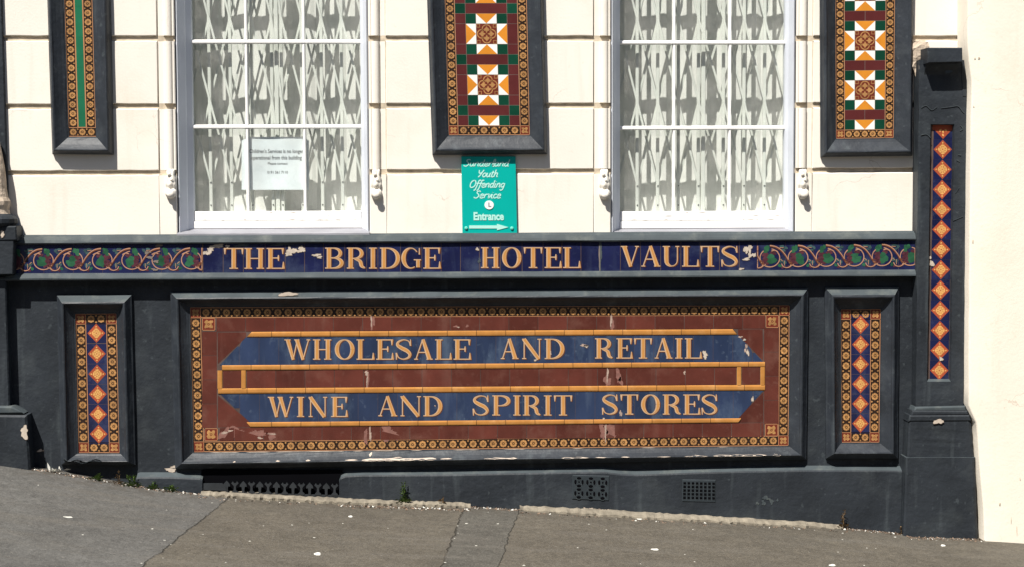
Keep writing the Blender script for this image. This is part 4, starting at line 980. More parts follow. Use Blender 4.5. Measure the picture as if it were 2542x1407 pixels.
m = MB(); band(m, 546, 620, 1895, 1833, YL(977, 968.5), YL(1047.5, 1036.5), None, ((1541, 1025, 4, 8), (1498, 1040, 4, 4), (1775, 1022, 3, 5), (1868, 990, 3, 8), (1080, 1006, 2, 2)))
b2 = m.build('lettered_band', t)
wy = YL(985, 976)
for (wd, bb) in (('WINE', ((665, 728), (737, 755), (766, 812), (822, 862))), ('AND', ((939, 986), (994, 1045), (1051, 1098))), ('SPIRIT', ((1173, 1214), (1222, 1267), (1274, 1292), (1298, 1342), (1350, 1369), (1376, 1419))),
                 ('STORES', ((1494, 1534), (1541, 1583), (1591, 1638), (1645, 1690), (1696, 1737), (1741, 1781)))):
    m = MB(); y = wy((bb[0][0] + bb[-1][1]) / 2); write(m, cv, wd, bb, y, y + 50, .0014); m.build('lettering', b2)

# ------------------------------------------------------------------ frieze
PF, PLIP = .052, .076
fr = thing('lettered_frieze', 'long tiled frieze reading THE BRIDGE HOTEL VAULTS with vine tiles at both ends', 'frieze')
def run_moulding(prof, xa, xb, M_, name, n=44, jit=.0009):
    """prof: (y at x=40, y at x=2272, p) from top to bottom"""
    m = MB(); vs = []
    for i in range(n + 1):
        x = lerp(xa, xb, i / n)
        for (ya, yb, p) in prof:
            q = at(x, lerp(ya, yb, (x - 40) / 2232), p); e = jit
            vs.append((q[0], q[1] + random.uniform(-e, e), q[2] + random.uniform(-e, e)))
    c = len(prof)
    for i in range(n):
        for j in range(c - 1): m.mesh([vs[i * c + j], vs[i * c + j + 1], vs[(i + 1) * c + j + 1], vs[(i + 1) * c + j]], [[0, 1, 2, 3]], M_[j] if isinstance(M_, list) else M_)
    return m
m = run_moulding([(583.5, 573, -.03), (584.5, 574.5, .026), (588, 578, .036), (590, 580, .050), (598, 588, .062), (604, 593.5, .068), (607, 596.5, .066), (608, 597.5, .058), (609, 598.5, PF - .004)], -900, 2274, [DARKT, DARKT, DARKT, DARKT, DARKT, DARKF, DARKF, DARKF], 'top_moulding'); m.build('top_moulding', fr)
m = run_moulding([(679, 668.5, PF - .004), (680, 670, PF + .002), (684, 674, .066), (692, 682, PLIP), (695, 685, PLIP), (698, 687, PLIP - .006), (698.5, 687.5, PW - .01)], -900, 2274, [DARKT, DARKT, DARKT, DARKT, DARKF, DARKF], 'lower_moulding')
cvl = px_canvas(PLIP + .002)
m.build('lower_moulding', fr)
YT = lambda x: lerp(609.5, 598.5, (x - 40) / 2232); YB_ = lambda x: lerp(679, 669, (x - 40) / 2232)
cvF = px_canvas(PF)
m = MB(); poly(m, cvF, [(502, YT(502) - 2), (1880, YT(1880) - 2), (1880, YB_(1880) + 2), (502, YB_(502) + 2)], GROUTD, 0)
jn = [504, 554, 604, 658, 708, 756, 803, 856, 910, 938, 994, 1047, 1095, 1143, 1190, 1242, 1296, 1348, 1395, 1442, 1490, 1540, 1590, 1640, 1690, 1738, 1786, 1835, 1880]
for a, b in zip(jn[:-1], jn[1:]): tile(m, cvF, [(a + .8, YT(a) - 1), (b - .8, YT(b) - 1), (b - .8, YB_(b) + 1), (a + .8, YB_(a) + 1)], NAVY, .0003, .00025)
for k, (x, y, rx, ry, M_) in enumerate(((511, 629, 8, 5, CHIP), (522, 622, 8, 5, CHIP), (534, 613, 14, 4, CHIP), (545, 609, 9, 3, CHIP), (716, 630, 9, 5, CHIP), (728, 624, 12, 5, CHIP), (748, 620, 11, 6, CHIP), (718, 622, 5, 7, CHIP), (785, 634, 9, 3, CHIP), (793, 639, 7, 2.4, CHIP), (565, 612, 6, 2.5, CHIP),
                                        (1858, 617, 8, 7, CHIP), (1851, 622, 5, 7, CHIP), (1861, 630, 4, 9, CHIP), (1853, 644, 9, 3, CHIP), (1871, 634, 5, 5, CHIP), (1185, 619, 3, 4, CHIP), (1490, 632, 4, 34, DARKT), (1488, 640, 2, 30, GROUT), (1190, 648, 4, 5, DARKT), (1840, 668, 7, 2, CHIP), (600, 610, 20, 3, DARKT), (700, 608, 22, 3, DARKT))):
    blob(m, cvF, x, y, rx, ry, M_, .0012 + .00004 * k, k, 17, .5)
lp = m.build('lettered_tiles', fr)
for (wd, bb, y0, y1) in (('THE', ((557, 603), (607, 656), (662, 705)), 616.5, 668), ('BRIDGE', ((807, 853), (861, 907), (916, 935), (943, 993), (997, 1045), (1051, 1093)), 615.5, 667.5),
                         ('HOTEL', ((1194, 1240), (1246, 1294), (1301, 1345), (1352, 1393), (1398, 1440)), 614.5, 666), ('VAULTS', ((1541, 1586), (1592, 1639), (1645, 1686), (1693, 1734), (1740, 1784), (1790, 1832)), 611.5, 662.5)):
    m = MB(); write(m, cvF, wd, bb, y0, y1, .0011); m.build('lettering', lp)
def vines(x0, x1, centres, yc, flip):
    m = MB(); poly(m, cvF, [(x0, YT(x0) - 2), (x1, YT(x1) - 2), (x1, YB_(x1) + 2), (x0, YB_(x0) + 2)], GROUTD, 0)
    step = centres[1] - centres[0]; a = x0
    while a < x1 - 2:
        b = min(a + step, x1); poly(m, cvF, [(a + .4, YT(a) - 1), (b - .4, YT(b) - 1), (b - .4, YB_(b) + 1), (a + .4, YB_(a) + 1)], NAVY, .0005); a += step
    f = -1 if flip else 1
    def inb(pts): return [(min(x1 - .5, max(x0 + .5, x)), y) for x, y in pts]
    def cblob(cx, cy, rx, ry, M_, dp, sd, n=12, rough=.3):
        if cx < x0 + rx * .3 or cx > x1 - rx * .3: return
        blob(m, cvF, cx, cy, rx, ry, M_, dp, sd, n, rough)
    for k, cx in enumerate(centres):
        c = lambda x, y: (cx + f * x, yc(cx) + y)
        g = .0008
        for s, (x, y, rx, ry, M_) in enumerate(((8, 6, 13, 14, GRAPE), (10, -8, 9, 9, GRAPE), (-8, -12, 9, 6, GRAPE), (-5, 6, 14, 12, LEAF), (-2, -4, 10, 8, LEAF), (8, -23, 9, 8, LEAF), (12, -16, 7, 6, LEAF), (4, -27, 4, 5, LEAF),
                                                (30, -24, 5, 5, LEAFD), (40, -27, 8, 4, LEAFD), (36, -18, 6, 4, LEAFD), (34, 12, 6, 6, LEAFD), (42, 8, 5, 6, LEAFD), (45, 20, 5, 5, LEAF), (22, 23, 6, 4, GRAPE), (38, 24, 5, 4, GRAPE))):
            p = c(x, y); cblob(p[0], p[1], rx * .84, ry * .84, M_, g + .00003 * s, s + k)
        for (x, y) in ((6, 14), (12, 9), (15, 2), (12, 16), (17, -6), (8, 4)): 
            p = c(x, y); cblob(p[0], p[1], 3.2, 3.2, GRAPE, .0014 + .00002 * x, x, 8, .1)
        P = [c(24 * cos(a), 22 * sin(a)) for a in [radians(-150 + 20 * i) for i in range(1)]]
        ring = [c(24.5 * cos(radians(a)), 22.5 * sin(radians(a))) for a in range(-100, -361, -13)] + [c(24.5 * cos(radians(a)), 22.5 * sin(radians(a))) for a in range(-2, -62, -12)]
        ribbon(m, cvF, inb(ring), 2.4, VINE, .0016 + .00002 * k)
        st = smooth_path([c(18, 17), c(24, 8), c(31, -4), c(42, -17), c(55, -25), c(70, -28)], 5)
        ribbon(m, cvF, inb(st), [4.2] * len(st), VINED, .0018 + .00002 * k); ribbon(m, cvF, inb([(x, y - 2) for x, y in st]), [1.2 + 1.6 * i / len(st) for i in range(len(st))], VINE, .0020 + .00002 * k)
        tip = smooth_path([c(50, -14), c(58, -18), c(66, -16)], 4); ribbon(m, cvF, inb(tip), 2.6, VINE, .0021)
        hk = smooth_path([c(16, 14), c(20, 22), c(28, 25), c(37, 22), c(41, 15)], 4); ribbon(m, cvF, inb(hk), 2.2, VINE, .0022)
        for (x, y) in ((17, 14), (22, 8)): p = c(x, y); cblob(p[0], p[1], 3.5, 3, VINED, .0024, int(x), 8, .4)
        for (xa, ya, xb, yb) in ((34, 8, 34, 20), (44, 4, 38, 9), (36, -24, 46, -25), (10, 16, 22, 24)): ribbon(m, cvF, inb([c(xa, ya), c(xb, yb)]), 1.4, VINE, .0023)
    return m
m = vines(36, 502, [35, 108, 181, 254, 327, 402, 475], lambda x: lerp(648, 646, (x - 35) / 440), False)
for (x, y, rx, ry) in ((388, 650, 6, 5), (372, 640, 7, 4), (366, 628, 8, 3), (395, 610, 10, 3), (384, 670, 8, 3)): blob(m, cvF, x, y, rx, ry, GROUT, .003, 3, 12, .5)
v1 = m.build('vine_tiles', fr)
m = vines(1880, 2272, [1911, 1981, 2050.5, 2120, 2189.5, 2259], lambda x: lerp(641, 637, (x - 1911) / 350), True)
v2 = m.build('vine_tiles', fr)
m = vines(-880, -100, [-858 + 73 * i for i in range(11)], lambda x: 651, False); m.build('vine_tiles', fr)

# ------------------------------------------------------------------ pilasters
def pilaster_right():
    t = thing('pilaster', 'tall charcoal pilaster inset with a strip of orange diamond tiles on navy', 'pilaster', 'dark painted pilasters')
    PS = .092; m = MB()
    # shaft: front with a sunk slot for the tiles
    XL_, XR_ = (lambda y: lean(2281, 200, -.010, y)), (lambda y: lean(2400.5, 185, -.011, y))
    SL, SR = (lambda y: lean(2310, 310, -.0135, y)), (lambda y: lean(2369, 310, -.0135, y)); MID = lambda y: lean(2340, 372, -.0155, y); y0, ya, yb, y1 = 150, 309, 946, 1016
    F = lambda x, y, p=PS: at(x, y, p)
    def panel(xa0, xa1, ya_, yb_, n, fa, fb):
        vs = []
        for i in range(n + 1):
            y = lerp(ya_, yb_, i / n)
            for f in (0, .33, .66, 1): 
                q = F(lerp(fa(y), fb(y), f), y); e = .0012 if 0 < i < n else 0; vs.append((q[0] + (random.uniform(-e, e) if 0 < f < 1 or 1 else 0), q[1] + random.uniform(-.001, .001), q[2]))
        m.mesh(vs, [[i * 4 + j, (i + 1) * 4 + j, (i + 1) * 4 + j + 1, i * 4 + j + 1] for i in range(n) for j in range(3)], DARK); return vs
    panel(0, 0, y0, ya, 8, XL_, XR_); panel(0, 0, yb, y1, 4, XL_, XR_); panel(0, 0, ya, yb, 26, XL_, SL); panel(0, 0, ya, yb, 26, SR, XR_)
    def wallx(f, s):                          # sides back to the wall
        a, b = F(f(y0), y0), F(f(y1), y1); m.face([a, (a[0], .02, a[2]), (b[0], .02, b[2]), b] if s < 0 else [b, (b[0], .02, b[2]), (a[0], .02, a[2]), a], DARK)
    wallx(XL_, -1); wallx(XR_, 1)
    D = .021                                   # slot reveals
    a, b, c, d = F(SL(ya), ya), F(SR(ya), ya), F(SR(yb), yb), F(SL(yb), yb); bk = lambda q: (q[0], -(PS - D), q[2])
    bv = lambda q, dx, dz: (q[0] + dx, -(PS - D), q[2] + dz)
    m.face([a, b, bv(b, -.004, -.004), bv(a, .004, -.004)], DARK); m.face([b, c, bv(c, -.004, .012), bv(b, -.004, -.004)], DARK); m.face([c, d, bv(d, .004, .012), bv(c, -.004, .012)], DARKT); m.face([d, a, bv(a, .004, -.004), bv(d, .004, .012)], DARK)
    # lifted edges of cracked paint
    cc = px_canvas(PS)
    def crack(P, w_):
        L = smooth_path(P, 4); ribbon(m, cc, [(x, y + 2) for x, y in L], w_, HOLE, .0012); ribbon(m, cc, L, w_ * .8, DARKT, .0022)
    crack([(2287, 268), (2299, 263), (2313, 274), (2326, 266)], 1.6); crack([(2336, 269), (2360, 266), (2378, 264), (2388, 276), (2394, 282)], 1.6); crack([(2286, 336), (2300, 334), (2310, 343)], 2.0)
    crack([(2384, 312), (2390, 320), (2383, 326)], 1.8); crack([(2378, 385), (2386, 386)], 2.4); crack([(2366, 548), (2376, 544), (2390, 538)], 1.3); crack([(2372, 480), (2381, 466)], 1.2); crack([(2374, 398), (2382, 402)], 1.4)
    m.build('shaft', t)
    m = MB(); cs = px_canvas(PS - D); lo_, hi_ = 318, 944
    poly(m, cs, [(SL(lo_) - 4, lo_ - 12), (SR(lo_) + 4, lo_ - 12), (SR(hi_) + 3, hi_ + 4), (SL(hi_) - 3, hi_ + 4)], GROUTD, .0004)
    ys_ = [322 + 49.7 * i for i in range(13)]
    for k, y in enumerate(ys_):
        for (x0, x1) in ((MID(y) - 23.5, MID(y)), (MID(y), MID(y) + 23.5)):
            poly(m, cs, [(x0 + .3, max(lo_ - 8, y - 24.6)), (x1 - .3, max(lo_ - 8, y - 24.6)), (x1 - .3, min(hi_, y + 24.6)), (x0 + .3, min(hi_, y + 24.6))], NAVY, .0008)
    rect(m, cs, MID(310) - 26, 306, MID(310) + 26, 324, RUST, .0012)
    for k, y in enumerate(ys_): diamond(m, cs, MID(y), y, 22.8, 23.8, .0014, 326 if k == 0 else None)
    for (x, y, rx, ry) in ((2313, 655, 5, 7), (2336, 890, 4, 5), (2308, 640, 3, 4)): blob(m, cs, x, y, rx, ry, CHIP, .003, 3, 10, .4)
    m.build('diamond_tiles', t)
    # projecting bracket at the head
    m = MB(); pc = .172
    m.box(Q((2303, 119), (2389, 119), (2390, 155), (2303, 157), pc), .02, pc, DARK, .004)
    zt_, zb_ = ZZ(2345, 157, pc), ZZ(2345, 226, PS); xa_, xb_ = XX(2306, 157, pc), XX(2388, 157, pc); vs = []
    nn = 8
    for i in range(nn + 1):
        a = pi / 2 * i / nn; z = lerp(zt_, ZZ(2345, 190, PS), sin(a)); p = lerp(PS - .004, pc - .02, 1 - sin(a) ** 1.0 if i else 1)
        p = PS - .004 + (pc - .016 - PS) * (1 - sin(a)); z = zt_ - (zt_ - ZZ(2345, 200, PS)) * (1 - cos(a)); vs += [(xa_, -p, z), (xb_, -p, z), (xb_, .0, z), (xa_, .0, z)]
    m.mesh(vs, [[i * 4 + j, (i + 1) * 4 + j, (i + 1) * 4 + (j + 1) % 4, i * 4 + (j + 1) % 4] for i in range(nn) for j in range(4)], DARK)
    m.face([at(2281, 178, PS), at(2302, 160, PS), at(2390, 150, PS), at(2400, 190, PS)][::-1], DARK)
    m.box(Q((2386, 148), (2398, 172), (2400.5, 240), (2390, 240), PS + .004), .01, PS + .003, DARK, .002)
    blob(m, px_canvas(.1), 2349, 180, 8, 4, DARKT, .04, 1); 
    m.build('head_bracket', t)
    # stepped foot
    m = MB(); zg0 = gz2(XX(2340, 1300), 0) - .2
    def step(q, p, M_=DARK, b=.006): m.box(Q(*q, p), .01, p, M_, b)
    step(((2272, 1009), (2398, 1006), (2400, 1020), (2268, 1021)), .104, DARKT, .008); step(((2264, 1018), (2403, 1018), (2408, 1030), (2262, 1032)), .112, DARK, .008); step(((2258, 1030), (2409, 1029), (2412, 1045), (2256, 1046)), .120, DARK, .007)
    mm = m.build('foot_moulding', t)
    cvx = MB(); blob(cvx, px_canvas(.122), 2330, 1045, 11, 6, CHIP, .001, 4, 13, .35); cvx.build('chipped_spot', t)
    m = MB()
    def block(yA, yB, xl, xr, p, topM):
        q = Q((xl[0], yA), (xr[0], yA), (xr[1], yB), (xl[1], yB), p); n = 10; vs = []
        for i in range(n + 1):
            f = i / n; L_, R_ = lerp2(q[0], q[3], f), lerp2(q[1], q[2], f); e = random.uniform(-.003, .003)
            pts = [(L_[0], 0, L_[1]), (L_[0], p - .008, L_[1]), (L_[0] + .008, p, L_[1]), (lerp(L_[0], R_[0], .5), p + random.uniform(-.001, .001), L_[1]), (R_[0] - .02 + e, p, R_[1]), (R_[0] - .006 + e, p - .007, R_[1]), (R_[0] + e, p - .02, R_[1]), (R_[0] + e, -.01, R_[1])]
            vs += [(x, -pp, z) for x, pp, z in pts]
        m.mesh(vs, [[i * 8 + j, (i + 1) * 8 + j, (i + 1) * 8 + j + 1, i * 8 + j + 1] for i in range(n) for j in range(7)], DARK)
        tp = vs[:8]; m.mesh([(x, y, z) for x, y, z in tp], [list(range(8))], topM)
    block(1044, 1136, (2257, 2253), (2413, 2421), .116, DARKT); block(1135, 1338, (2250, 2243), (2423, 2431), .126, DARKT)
    m.build('foot_block', t)
    return t
pilaster_right()
stub = MB(); c = at(2284, 148, .03); n1, n2 = 9, 12; vs = []
rd = random.Random(3)
for i in range(n1):
    f = i / (n1 - 1); z = lerp(ZZ(2284, 104), ZZ(2284, 192), f)
    for j in range(n2):
        a = 2 * pi * j / n2; r = 1 + rd.uniform(-.14, .14); w_ = 19 * MPP * (1 if f < .75 else 1 - (f - .75) * 1.8); dpt = .055 * (1 - .5 * max(0, f - .6))
        sx = c[0] + w_ * r * max(-1, min(1, 1.25 * cos(a))); vs.append((sx, -dpt * r * max(-1, min(1, 1.2 * (sin(a) * .5 + .5))) + .01, z + rd.uniform(-.006, .006) + (.006 * -cos(a))))
stub.mesh(vs, [[i * n2 + j, i * n2 + (j + 1) % n2, (i + 1) * n2 + (j + 1) % n2, (i + 1) * n2 + j] for i in range(n1 - 1) for j in range(n2)], STONE)
stub.mesh(vs[:n2], [list(range(n2))[::-1]], STONE); stub.mesh(vs[-n2:], [list(range(n2))], STONE)
tag(stub.build('broken_plaster_stub'), 'broken stub of bare pale plaster between the star panel and the pilaster head', 'plaster stub')

def pilaster_left():
    t = thing('pilaster', 'dark pier cut by the photo edge with a broken buff column foot on it', 'pilaster', 'dark painted pilasters')
    m = MB(); m.box(Q((-130, -800), (-22, -800), (21, 545), (-110, 545), .022), .0, .022, DARK, .004); m.build('shaft', t)
    m = MB()                                   # broken clustered column foot
    def lathe(cx, p0, prof, M_, n=20):
        vs = []
        for (y, r) in prof:
            c = at(cx, y, p0)
            for j in range(n): a = 2 * pi * j / n; vs.append((c[0] + r * MPP * cos(a), -p0 + r * MPP * sin(a) * .8, c[2]))
        m.mesh(vs, [[i * n + j, i * n + (j + 1) % n, (i + 1) * n + (j + 1) % n, (i + 1) * n + j] for i in range(len(prof) - 1) for j in range(n)], M_)
    lathe(-22, .05, [(330, 2), (352, 20), (380, 26), (420, 33), (450, 36), (470, 37), (490, 41), (500, 46), (510, 46), (520, 43), (532, 46)], STONE); m.build('column_stump', t)
    m = MB(); lathe(-22, .055, [(528, 20), (532, 46), (537, 56), (544, 63), (554, 63), (562, 57), (566, 40)], DARK); m.build('column_foot', t)
    m = MB(); m.box(Q((-110, 562), (40, 562), (42, 598), (-110, 600), .12), .0, .12, DARK, .006); m.box(Q((-110, 596), (34, 596), (32, 682), (-110, 684), .115), .0, .115, DARK, .004)
    blob(m, px_canvas(.1215), 6, 582, 5, 7, CHIP, .001, 1)
    m.build('impost_block', t)
    m = MB(); m.box(Q((-110, 686), (14, 686), (24, 1016), (-110, 1016), .075), .0, .075, DARK, .006); m.build('lower_shaft', t)
    m = MB(); m.box(Q((-110, 1006), (30, 1008), (58, 1026), (-110, 1028), .105), .0, .105, DARKT, .008); m.box(Q((-110, 1028), (66, 1030), (76, 1180), (-110, 1180), .115), -.02, .115, DARK, .01)
    blob(m, px_canvas(.1165), 61, 1072, 9, 14, CHIP, .001, 2, 13, .4); m.build('foot_block', t)
    return t
pilaster_left()

# ------------------------------------------------------------------ neighbouring rendered wall on the right
NP = .165
m = MB(); nz = 60; xb = XX(2391, 300, .1) + 5.0
EDGE = ((-1100, 2388), (119, 2391), (152, 2392), (180, 2400), (200, 2401), (620, 2396), (1004, 2394), (1012, 2401), (1032, 2409), (1048, 2413), (1136, 2420), (1180, 2422), (1230, 2429), (1325, 2432), (1420, 2434))
def edge(y):
    for (y0, x0), (y1, x1) in zip(EDGE, EDGE[1:]):
        if y <= y1: return lerp(x0, x1, (y - y0) / (y1 - y0))
    return EDGE[-1][1]
vs = []; fr_ = (0, .03, .08, .15, .25, .4, .6, .8, 1); nn = 3 + len(fr_)
for j in range(nz + 1):
    y = lerp(-1100, 1420, j / nz); q = at(edge(y) + random.uniform(-.8, .8), y, .095); 
    vs += [(q[0], 0, q[2]), (q[0], -NP + .01, q[2]), (q[0] + .003, -NP + .003, q[2])]
    for f in fr_: vs.append((lerp(q[0] + .010, xb, f), -NP - (random.uniform(-.0012, .0012) if f else 0), q[2]))
m.mesh(vs, [[j * nn + i, (j + 1) * nn + i, (j + 1) * nn + i + 1, j * nn + i + 1] for j in range(nz) for i in range(nn - 1)], CREAM_N)
cn = px_canvas(NP + .002)
for (x, y, rx, ry) in ((2415, 600, 1.2, 5), (2430, 145, 3, 2), (2420, 146, 2, 1.5), (2417, 265, 2, 1.2), (2532, 1187, 1.2, 3), (2482, 1250, 2, 3), (2510, 1290, 1, 7), (2524, 1316, 1, 10)): blob(m, cn, x, y, rx, ry, JOINT, .001, 2, 9, .4)
tag(m.build('rendered_wall', smooth=True), 'smooth cream rendered wall right of the tall dark pilaster', 'wall')

# ------------------------------------------------------------------ turquoise sign
def text_mesh(s, size, cv, x, y, M_, mb, dp, shear=0.0, bold=0.0, xscale=1.0, depth=0.0):
    cu = bpy.data.curves.new('t', 'FONT'); cu.body = s; cu.size = size; cu.shear = shear; cu.offset = bold; cu.align_x = 'CENTER'; cu.resolution_u = 3
    o = bpy.data.objects.new('t', cu); COL.objects.link(o); dg = bpy.context.evaluated_depsgraph_get(); dg.update()
    me = bpy.data.meshes.new_from_object(o.evaluated_get(dg)); bpy.data.objects.remove(o); bpy.data.curves.remove(cu)
    for p in me.polygons: mb.front([cv(x + me.vertices[i].co.x * xscale, y - me.vertices[i].co.y, dp) for i in p.vertices], M_)
    bpy.data.meshes.remove(me)
SCR = {  # upright skeletons, x-height 1, drawn with y up; (strokes, advance)
 'S': ([[(.85,1.55),(.6,1.75),(.25,1.6),(.25,1.25),(.6,.9),(.7,.45),(.4,.02),(.0,.1),(-.1,.3)]], 1.0), 'Y': ([[(.05,1.7),(.15,1.05),(.4,.9),(.7,1.1)], [(.95,1.75),(.7,1.0),(.45,.3),(.2,-.05)]], 1.0),
 'O': ([[(.6,1.72),(.2,1.5),(.02,.8),(.2,.1),(.6,.0),(1.0,.4),(1.05,1.1),(.85,1.6),(.55,1.72)]], 1.25),
 'u': ([[(.05,1.0),(.05,.3),(.25,.02),(.5,.2),(.62,1.0)], [(.62,1.0),(.62,.2),(.85,.05)]], .9), 'n': ([[(.05,1.0),(.05,.0)], [(.05,.6),(.35,1.0),(.6,.85),(.6,.2),(.82,.02)]], .9),
 'd': ([[(.6,.8),(.35,1.0),(.05,.7),(.05,.25),(.3,.0),(.6,.3)], [(.68,1.75),(.62,.2),(.85,.02)]], .92), 'e': ([[(.05,.5),(.55,.6),(.45,.98),(.15,.9),(.03,.4),(.25,.0),(.72,.15)]], .78),
 'r': ([[(.05,1.0),(.08,.0)], [(.08,.5),(.3,.95),(.6,.9)]], .62), 'l': ([[(.1,.1),(.4,1.2),(.35,1.75),(.15,1.6),(.1,.3),(.3,.0),(.5,.1)]], .5),
 'a': ([[(.6,.85),(.35,1.0),(.05,.7),(.05,.25),(.3,.0),(.6,.35)], [(.64,1.0),(.62,.2),(.85,.02)]], .92), 'o': ([[(.35,1.0),(.05,.7),(.05,.25),(.35,.0),(.62,.3),(.62,.75),(.35,1.0)]], .8),
 't': ([[(.2,1.5),(.12,.3),(.3,.0),(.52,.1)], [(-.08,1.05),(.48,1.08)]], .58), 'h': ([[(.1,1.8),(.05,.0)], [(.05,.55),(.35,1.0),(.6,.8),(.58,.2),(.82,.02)]], .9),
 'f': ([[(.75,1.65),(.5,1.8),(.3,1.5),(.2,.2),(.05,-.6),(-.2,-.7)], [(-.02,.98),(.6,1.02)]], .62), 'i': ([[(.08,1.0),(.06,.2),(.25,.0),(.36,.08)], [(.1,1.36),(.12,1.44)]], .42),
 'g': ([[(.6,.85),(.35,1.0),(.05,.7),(.05,.3),(.3,.05),(.6,.35)], [(.64,1.0),(.6,-.3),(.3,-.7),(-.05,-.5)]], .88), 'v': ([[(.02,.95),(.2,.9),(.3,.0),(.6,.6),(.62,1.0)]], .74), 'c': ([[(.58,.82),(.35,1.0),(.06,.7),(.06,.28),(.3,.0),(.68,.2)]], .72)}
def script(mb, cv, s, xc, yb, xh, wd, M_, dp, tgt=None, slant=.34):
    adv = sum(SCR[c][1] for c in s); k = xh if tgt is None else tgt / adv; x = xc - adv * k / 2; n = 0
    for ch in s:
        for P in SCR[ch][0]:
            n += 1; L = smooth_path([(x + (a + slant * b * xh / k * 1.0 - slant * .5) * k, yb - b * xh) for a, b in P], 5); ribbon(mb, cv, L, wd, M_, dp + .00003 * n)
        x += SCR[ch][1] * k
sg = thing('entrance_sign', 'turquoise sign reading Sunderland Youth Offending Service Entrance with an arrow', 'sign')
q = Q((1145, 389), (1280, 389), (1284, 583), (1148, 583), .016); W2, H2 = 136., 194.
m = MB(); m.box(q, .003, .016, TURQ, .0015); m.build('plate', sg)
cs = quad_canvas(q, W2, H2, .016)
m = MB(); script(m, cs, 'Sunderland', 65, 24.5, 9.5, 2.6, SIGNW, .0012, 112); m.build('lettering', sg)
m = MB(); script(m, cs, 'Youth', 67, 51, 10, 2.8, SIGNW, .0012, 52); m.build('lettering', sg)
m = MB(); script(m, cs, 'Offending', 65, 77, 10, 2.8, SIGNW, .0012, 88); m.build('lettering', sg)
m = MB(); script(m, cs, 'Service', 66, 103.5, 10, 2.8, SIGNW, .0012, 66); m.build('lettering', sg)
def raised(pts, M_, p, mb):
    n = len(pts); f = [cs(x, y, p) for x, y in pts]; b = [cs(x, y, 0) for x, y in pts]; mb.front(f, M_)
    for i in range(n): j = (i + 1) % n; mb.face([f[i], f[j], b[j], b[i]], M_)
m = MB(); raised([(67.5 + 11.5 * cos(2 * pi * i / 28), 120.5 + 11 * sin(2 * pi * i / 28)) for i in range(28)], mat('white_disc', (.8, .79, .77, 1), rough=.4, var=.03), .003, m)
poly(m, cs, [(65.5, 114.5), (68.3, 114.5), (68.3, 123), (72.6, 123), (72.6, 125.5), (65.5, 125.5)], mat('grey_letter', (.22, .22, .23, 1), rough=.5), .0036); m.build('disc', sg)
m = MB(); text_mesh('Entrance', 26.5, cs, 65.5, 157.5, SIGNW, m, .0018, 0, 1.15, .80); m.build('lettering', sg)
m = MB(); raised([(17, 171.5), (86, 171.5), (86, 167.5), (114.5, 176), (86, 183.5), (86, 179.2), (17, 179.2)], SIGNW, .0025, m); m.build('arrow', sg)
for (x, y) in ((9.5, 178), (123, 178.5)):
    m = MB(); vs = []
    for (r, p) in ((4.2, 0), (4.2, .004), (2.8, .0065), (.3, .007)):
        for k in range(12): a = 2 * pi * k / 12; vs.append(cs(x + r * cos(a), y + r * sin(a), p))
    m.mesh(vs, [[i * 12 + j, i * 12 + (j + 1) % 12, (i + 1) * 12 + (j + 1) % 12, (i + 1) * 12 + j] for i in range(3) for j in range(12)], mat('mint_screw_cap', col(120, 225, 205), rough=.4)); m.build('screw_cap', sg)

# ------------------------------------------------------------------ paper notice behind the glass
nt_ = thing('paper_notice', 'white paper notice about Children\'s Services taped inside the window', 'notice')
pn = -(DS + .030); m = MB(); nx, ny_ = 16, 10
def paper(u, v, dp=0.0):
    x, y = lerp(600, 767, u), lerp(341, 472, v)
    if v < .12: y += 9 * (max(0, .14 - u) / .14) ** 2 + 9 * (max(0, u - .86) / .14) ** 2 
    q = at(x, y, pn); bend = .003 * sin(9 * u + 1) * (.4 + v) + .002 * sin(5 * v + 3 * u); return (q[0], -pn - bend - dp, q[2])
m.mesh([paper(i / nx, j / ny_) for i in range(nx + 1) for j in range(ny_ + 1)], [[i * (ny_ + 1) + j, i * (ny_ + 1) + j + 1, (i + 1) * (ny_ + 1) + j + 1, (i + 1) * (ny_ + 1) + j] for i in range(nx) for j in range(ny_)], PAPER)
m.build('sheet', nt_, smooth=True)
cp = lambda x, y, dp=0.0: paper((x - 600) / 167, (y - 341) / 131, .0012 + dp)
m = MB(); text_mesh("Children's Services is no longer", 13.2, cp, 686, 380.5, INK, m, 0, 0, .16, .80); text_mesh('operational from this building', 13.2, cp, 686, 396.5, INK, m, 0, 0, .16, .80)
text_mesh('Please contact', 9, cp, 689, 409.5, INK, m, 0, 0, .05, .95); text_mesh('0191 561 7110', 9, cp, 689, 431.5, INK, m, 0, 0, .05, .95); m.build('printed_text', nt_)

# ------------------------------------------------------------------ vents in the plinth
def vent(q, holes, label, name='air_vent'):
    p = P1 + .004; t = MB(); Qd = Q(*q, p); W2, H2 = 100., 60.; cv = quad_canvas(Qd, W2, H2, p)
    t.box(Qd, P1 - .03, p, VENTM, .003)
    for (x, y, rx, ry) in holes:
        n = 12; f = [(x + rx * cos(2 * pi * k / n), y + ry * sin(2 * pi * k / n)) for k in range(n)]
        if len(holes) == 40: f = [(x - rx, y - ry), (x + rx, y - ry), (x + rx, y + ry), (x - rx, y + ry)]
        ribbon(t, cv, [(u, v + .9) for u, v in f], 1.2, DARKT, .0012, True); poly(t, cv, f, HOLE, .0014)
    return tag(t.build(name), label, 'vent')
h1 = []
for c in range(3):
    for r in range(2):
        x, y = 18 + 32 * c, 17 + 28 * r
        h1 += [(x - 9.5, y, 3.4, 6.2), (x + 9.5, y, 3.4, 6.2), (x, y + 9.5, 6.4, 3.8), (x, y - 9.5, 6.4, 3.4), (x, y, 2.9, 2.2)]
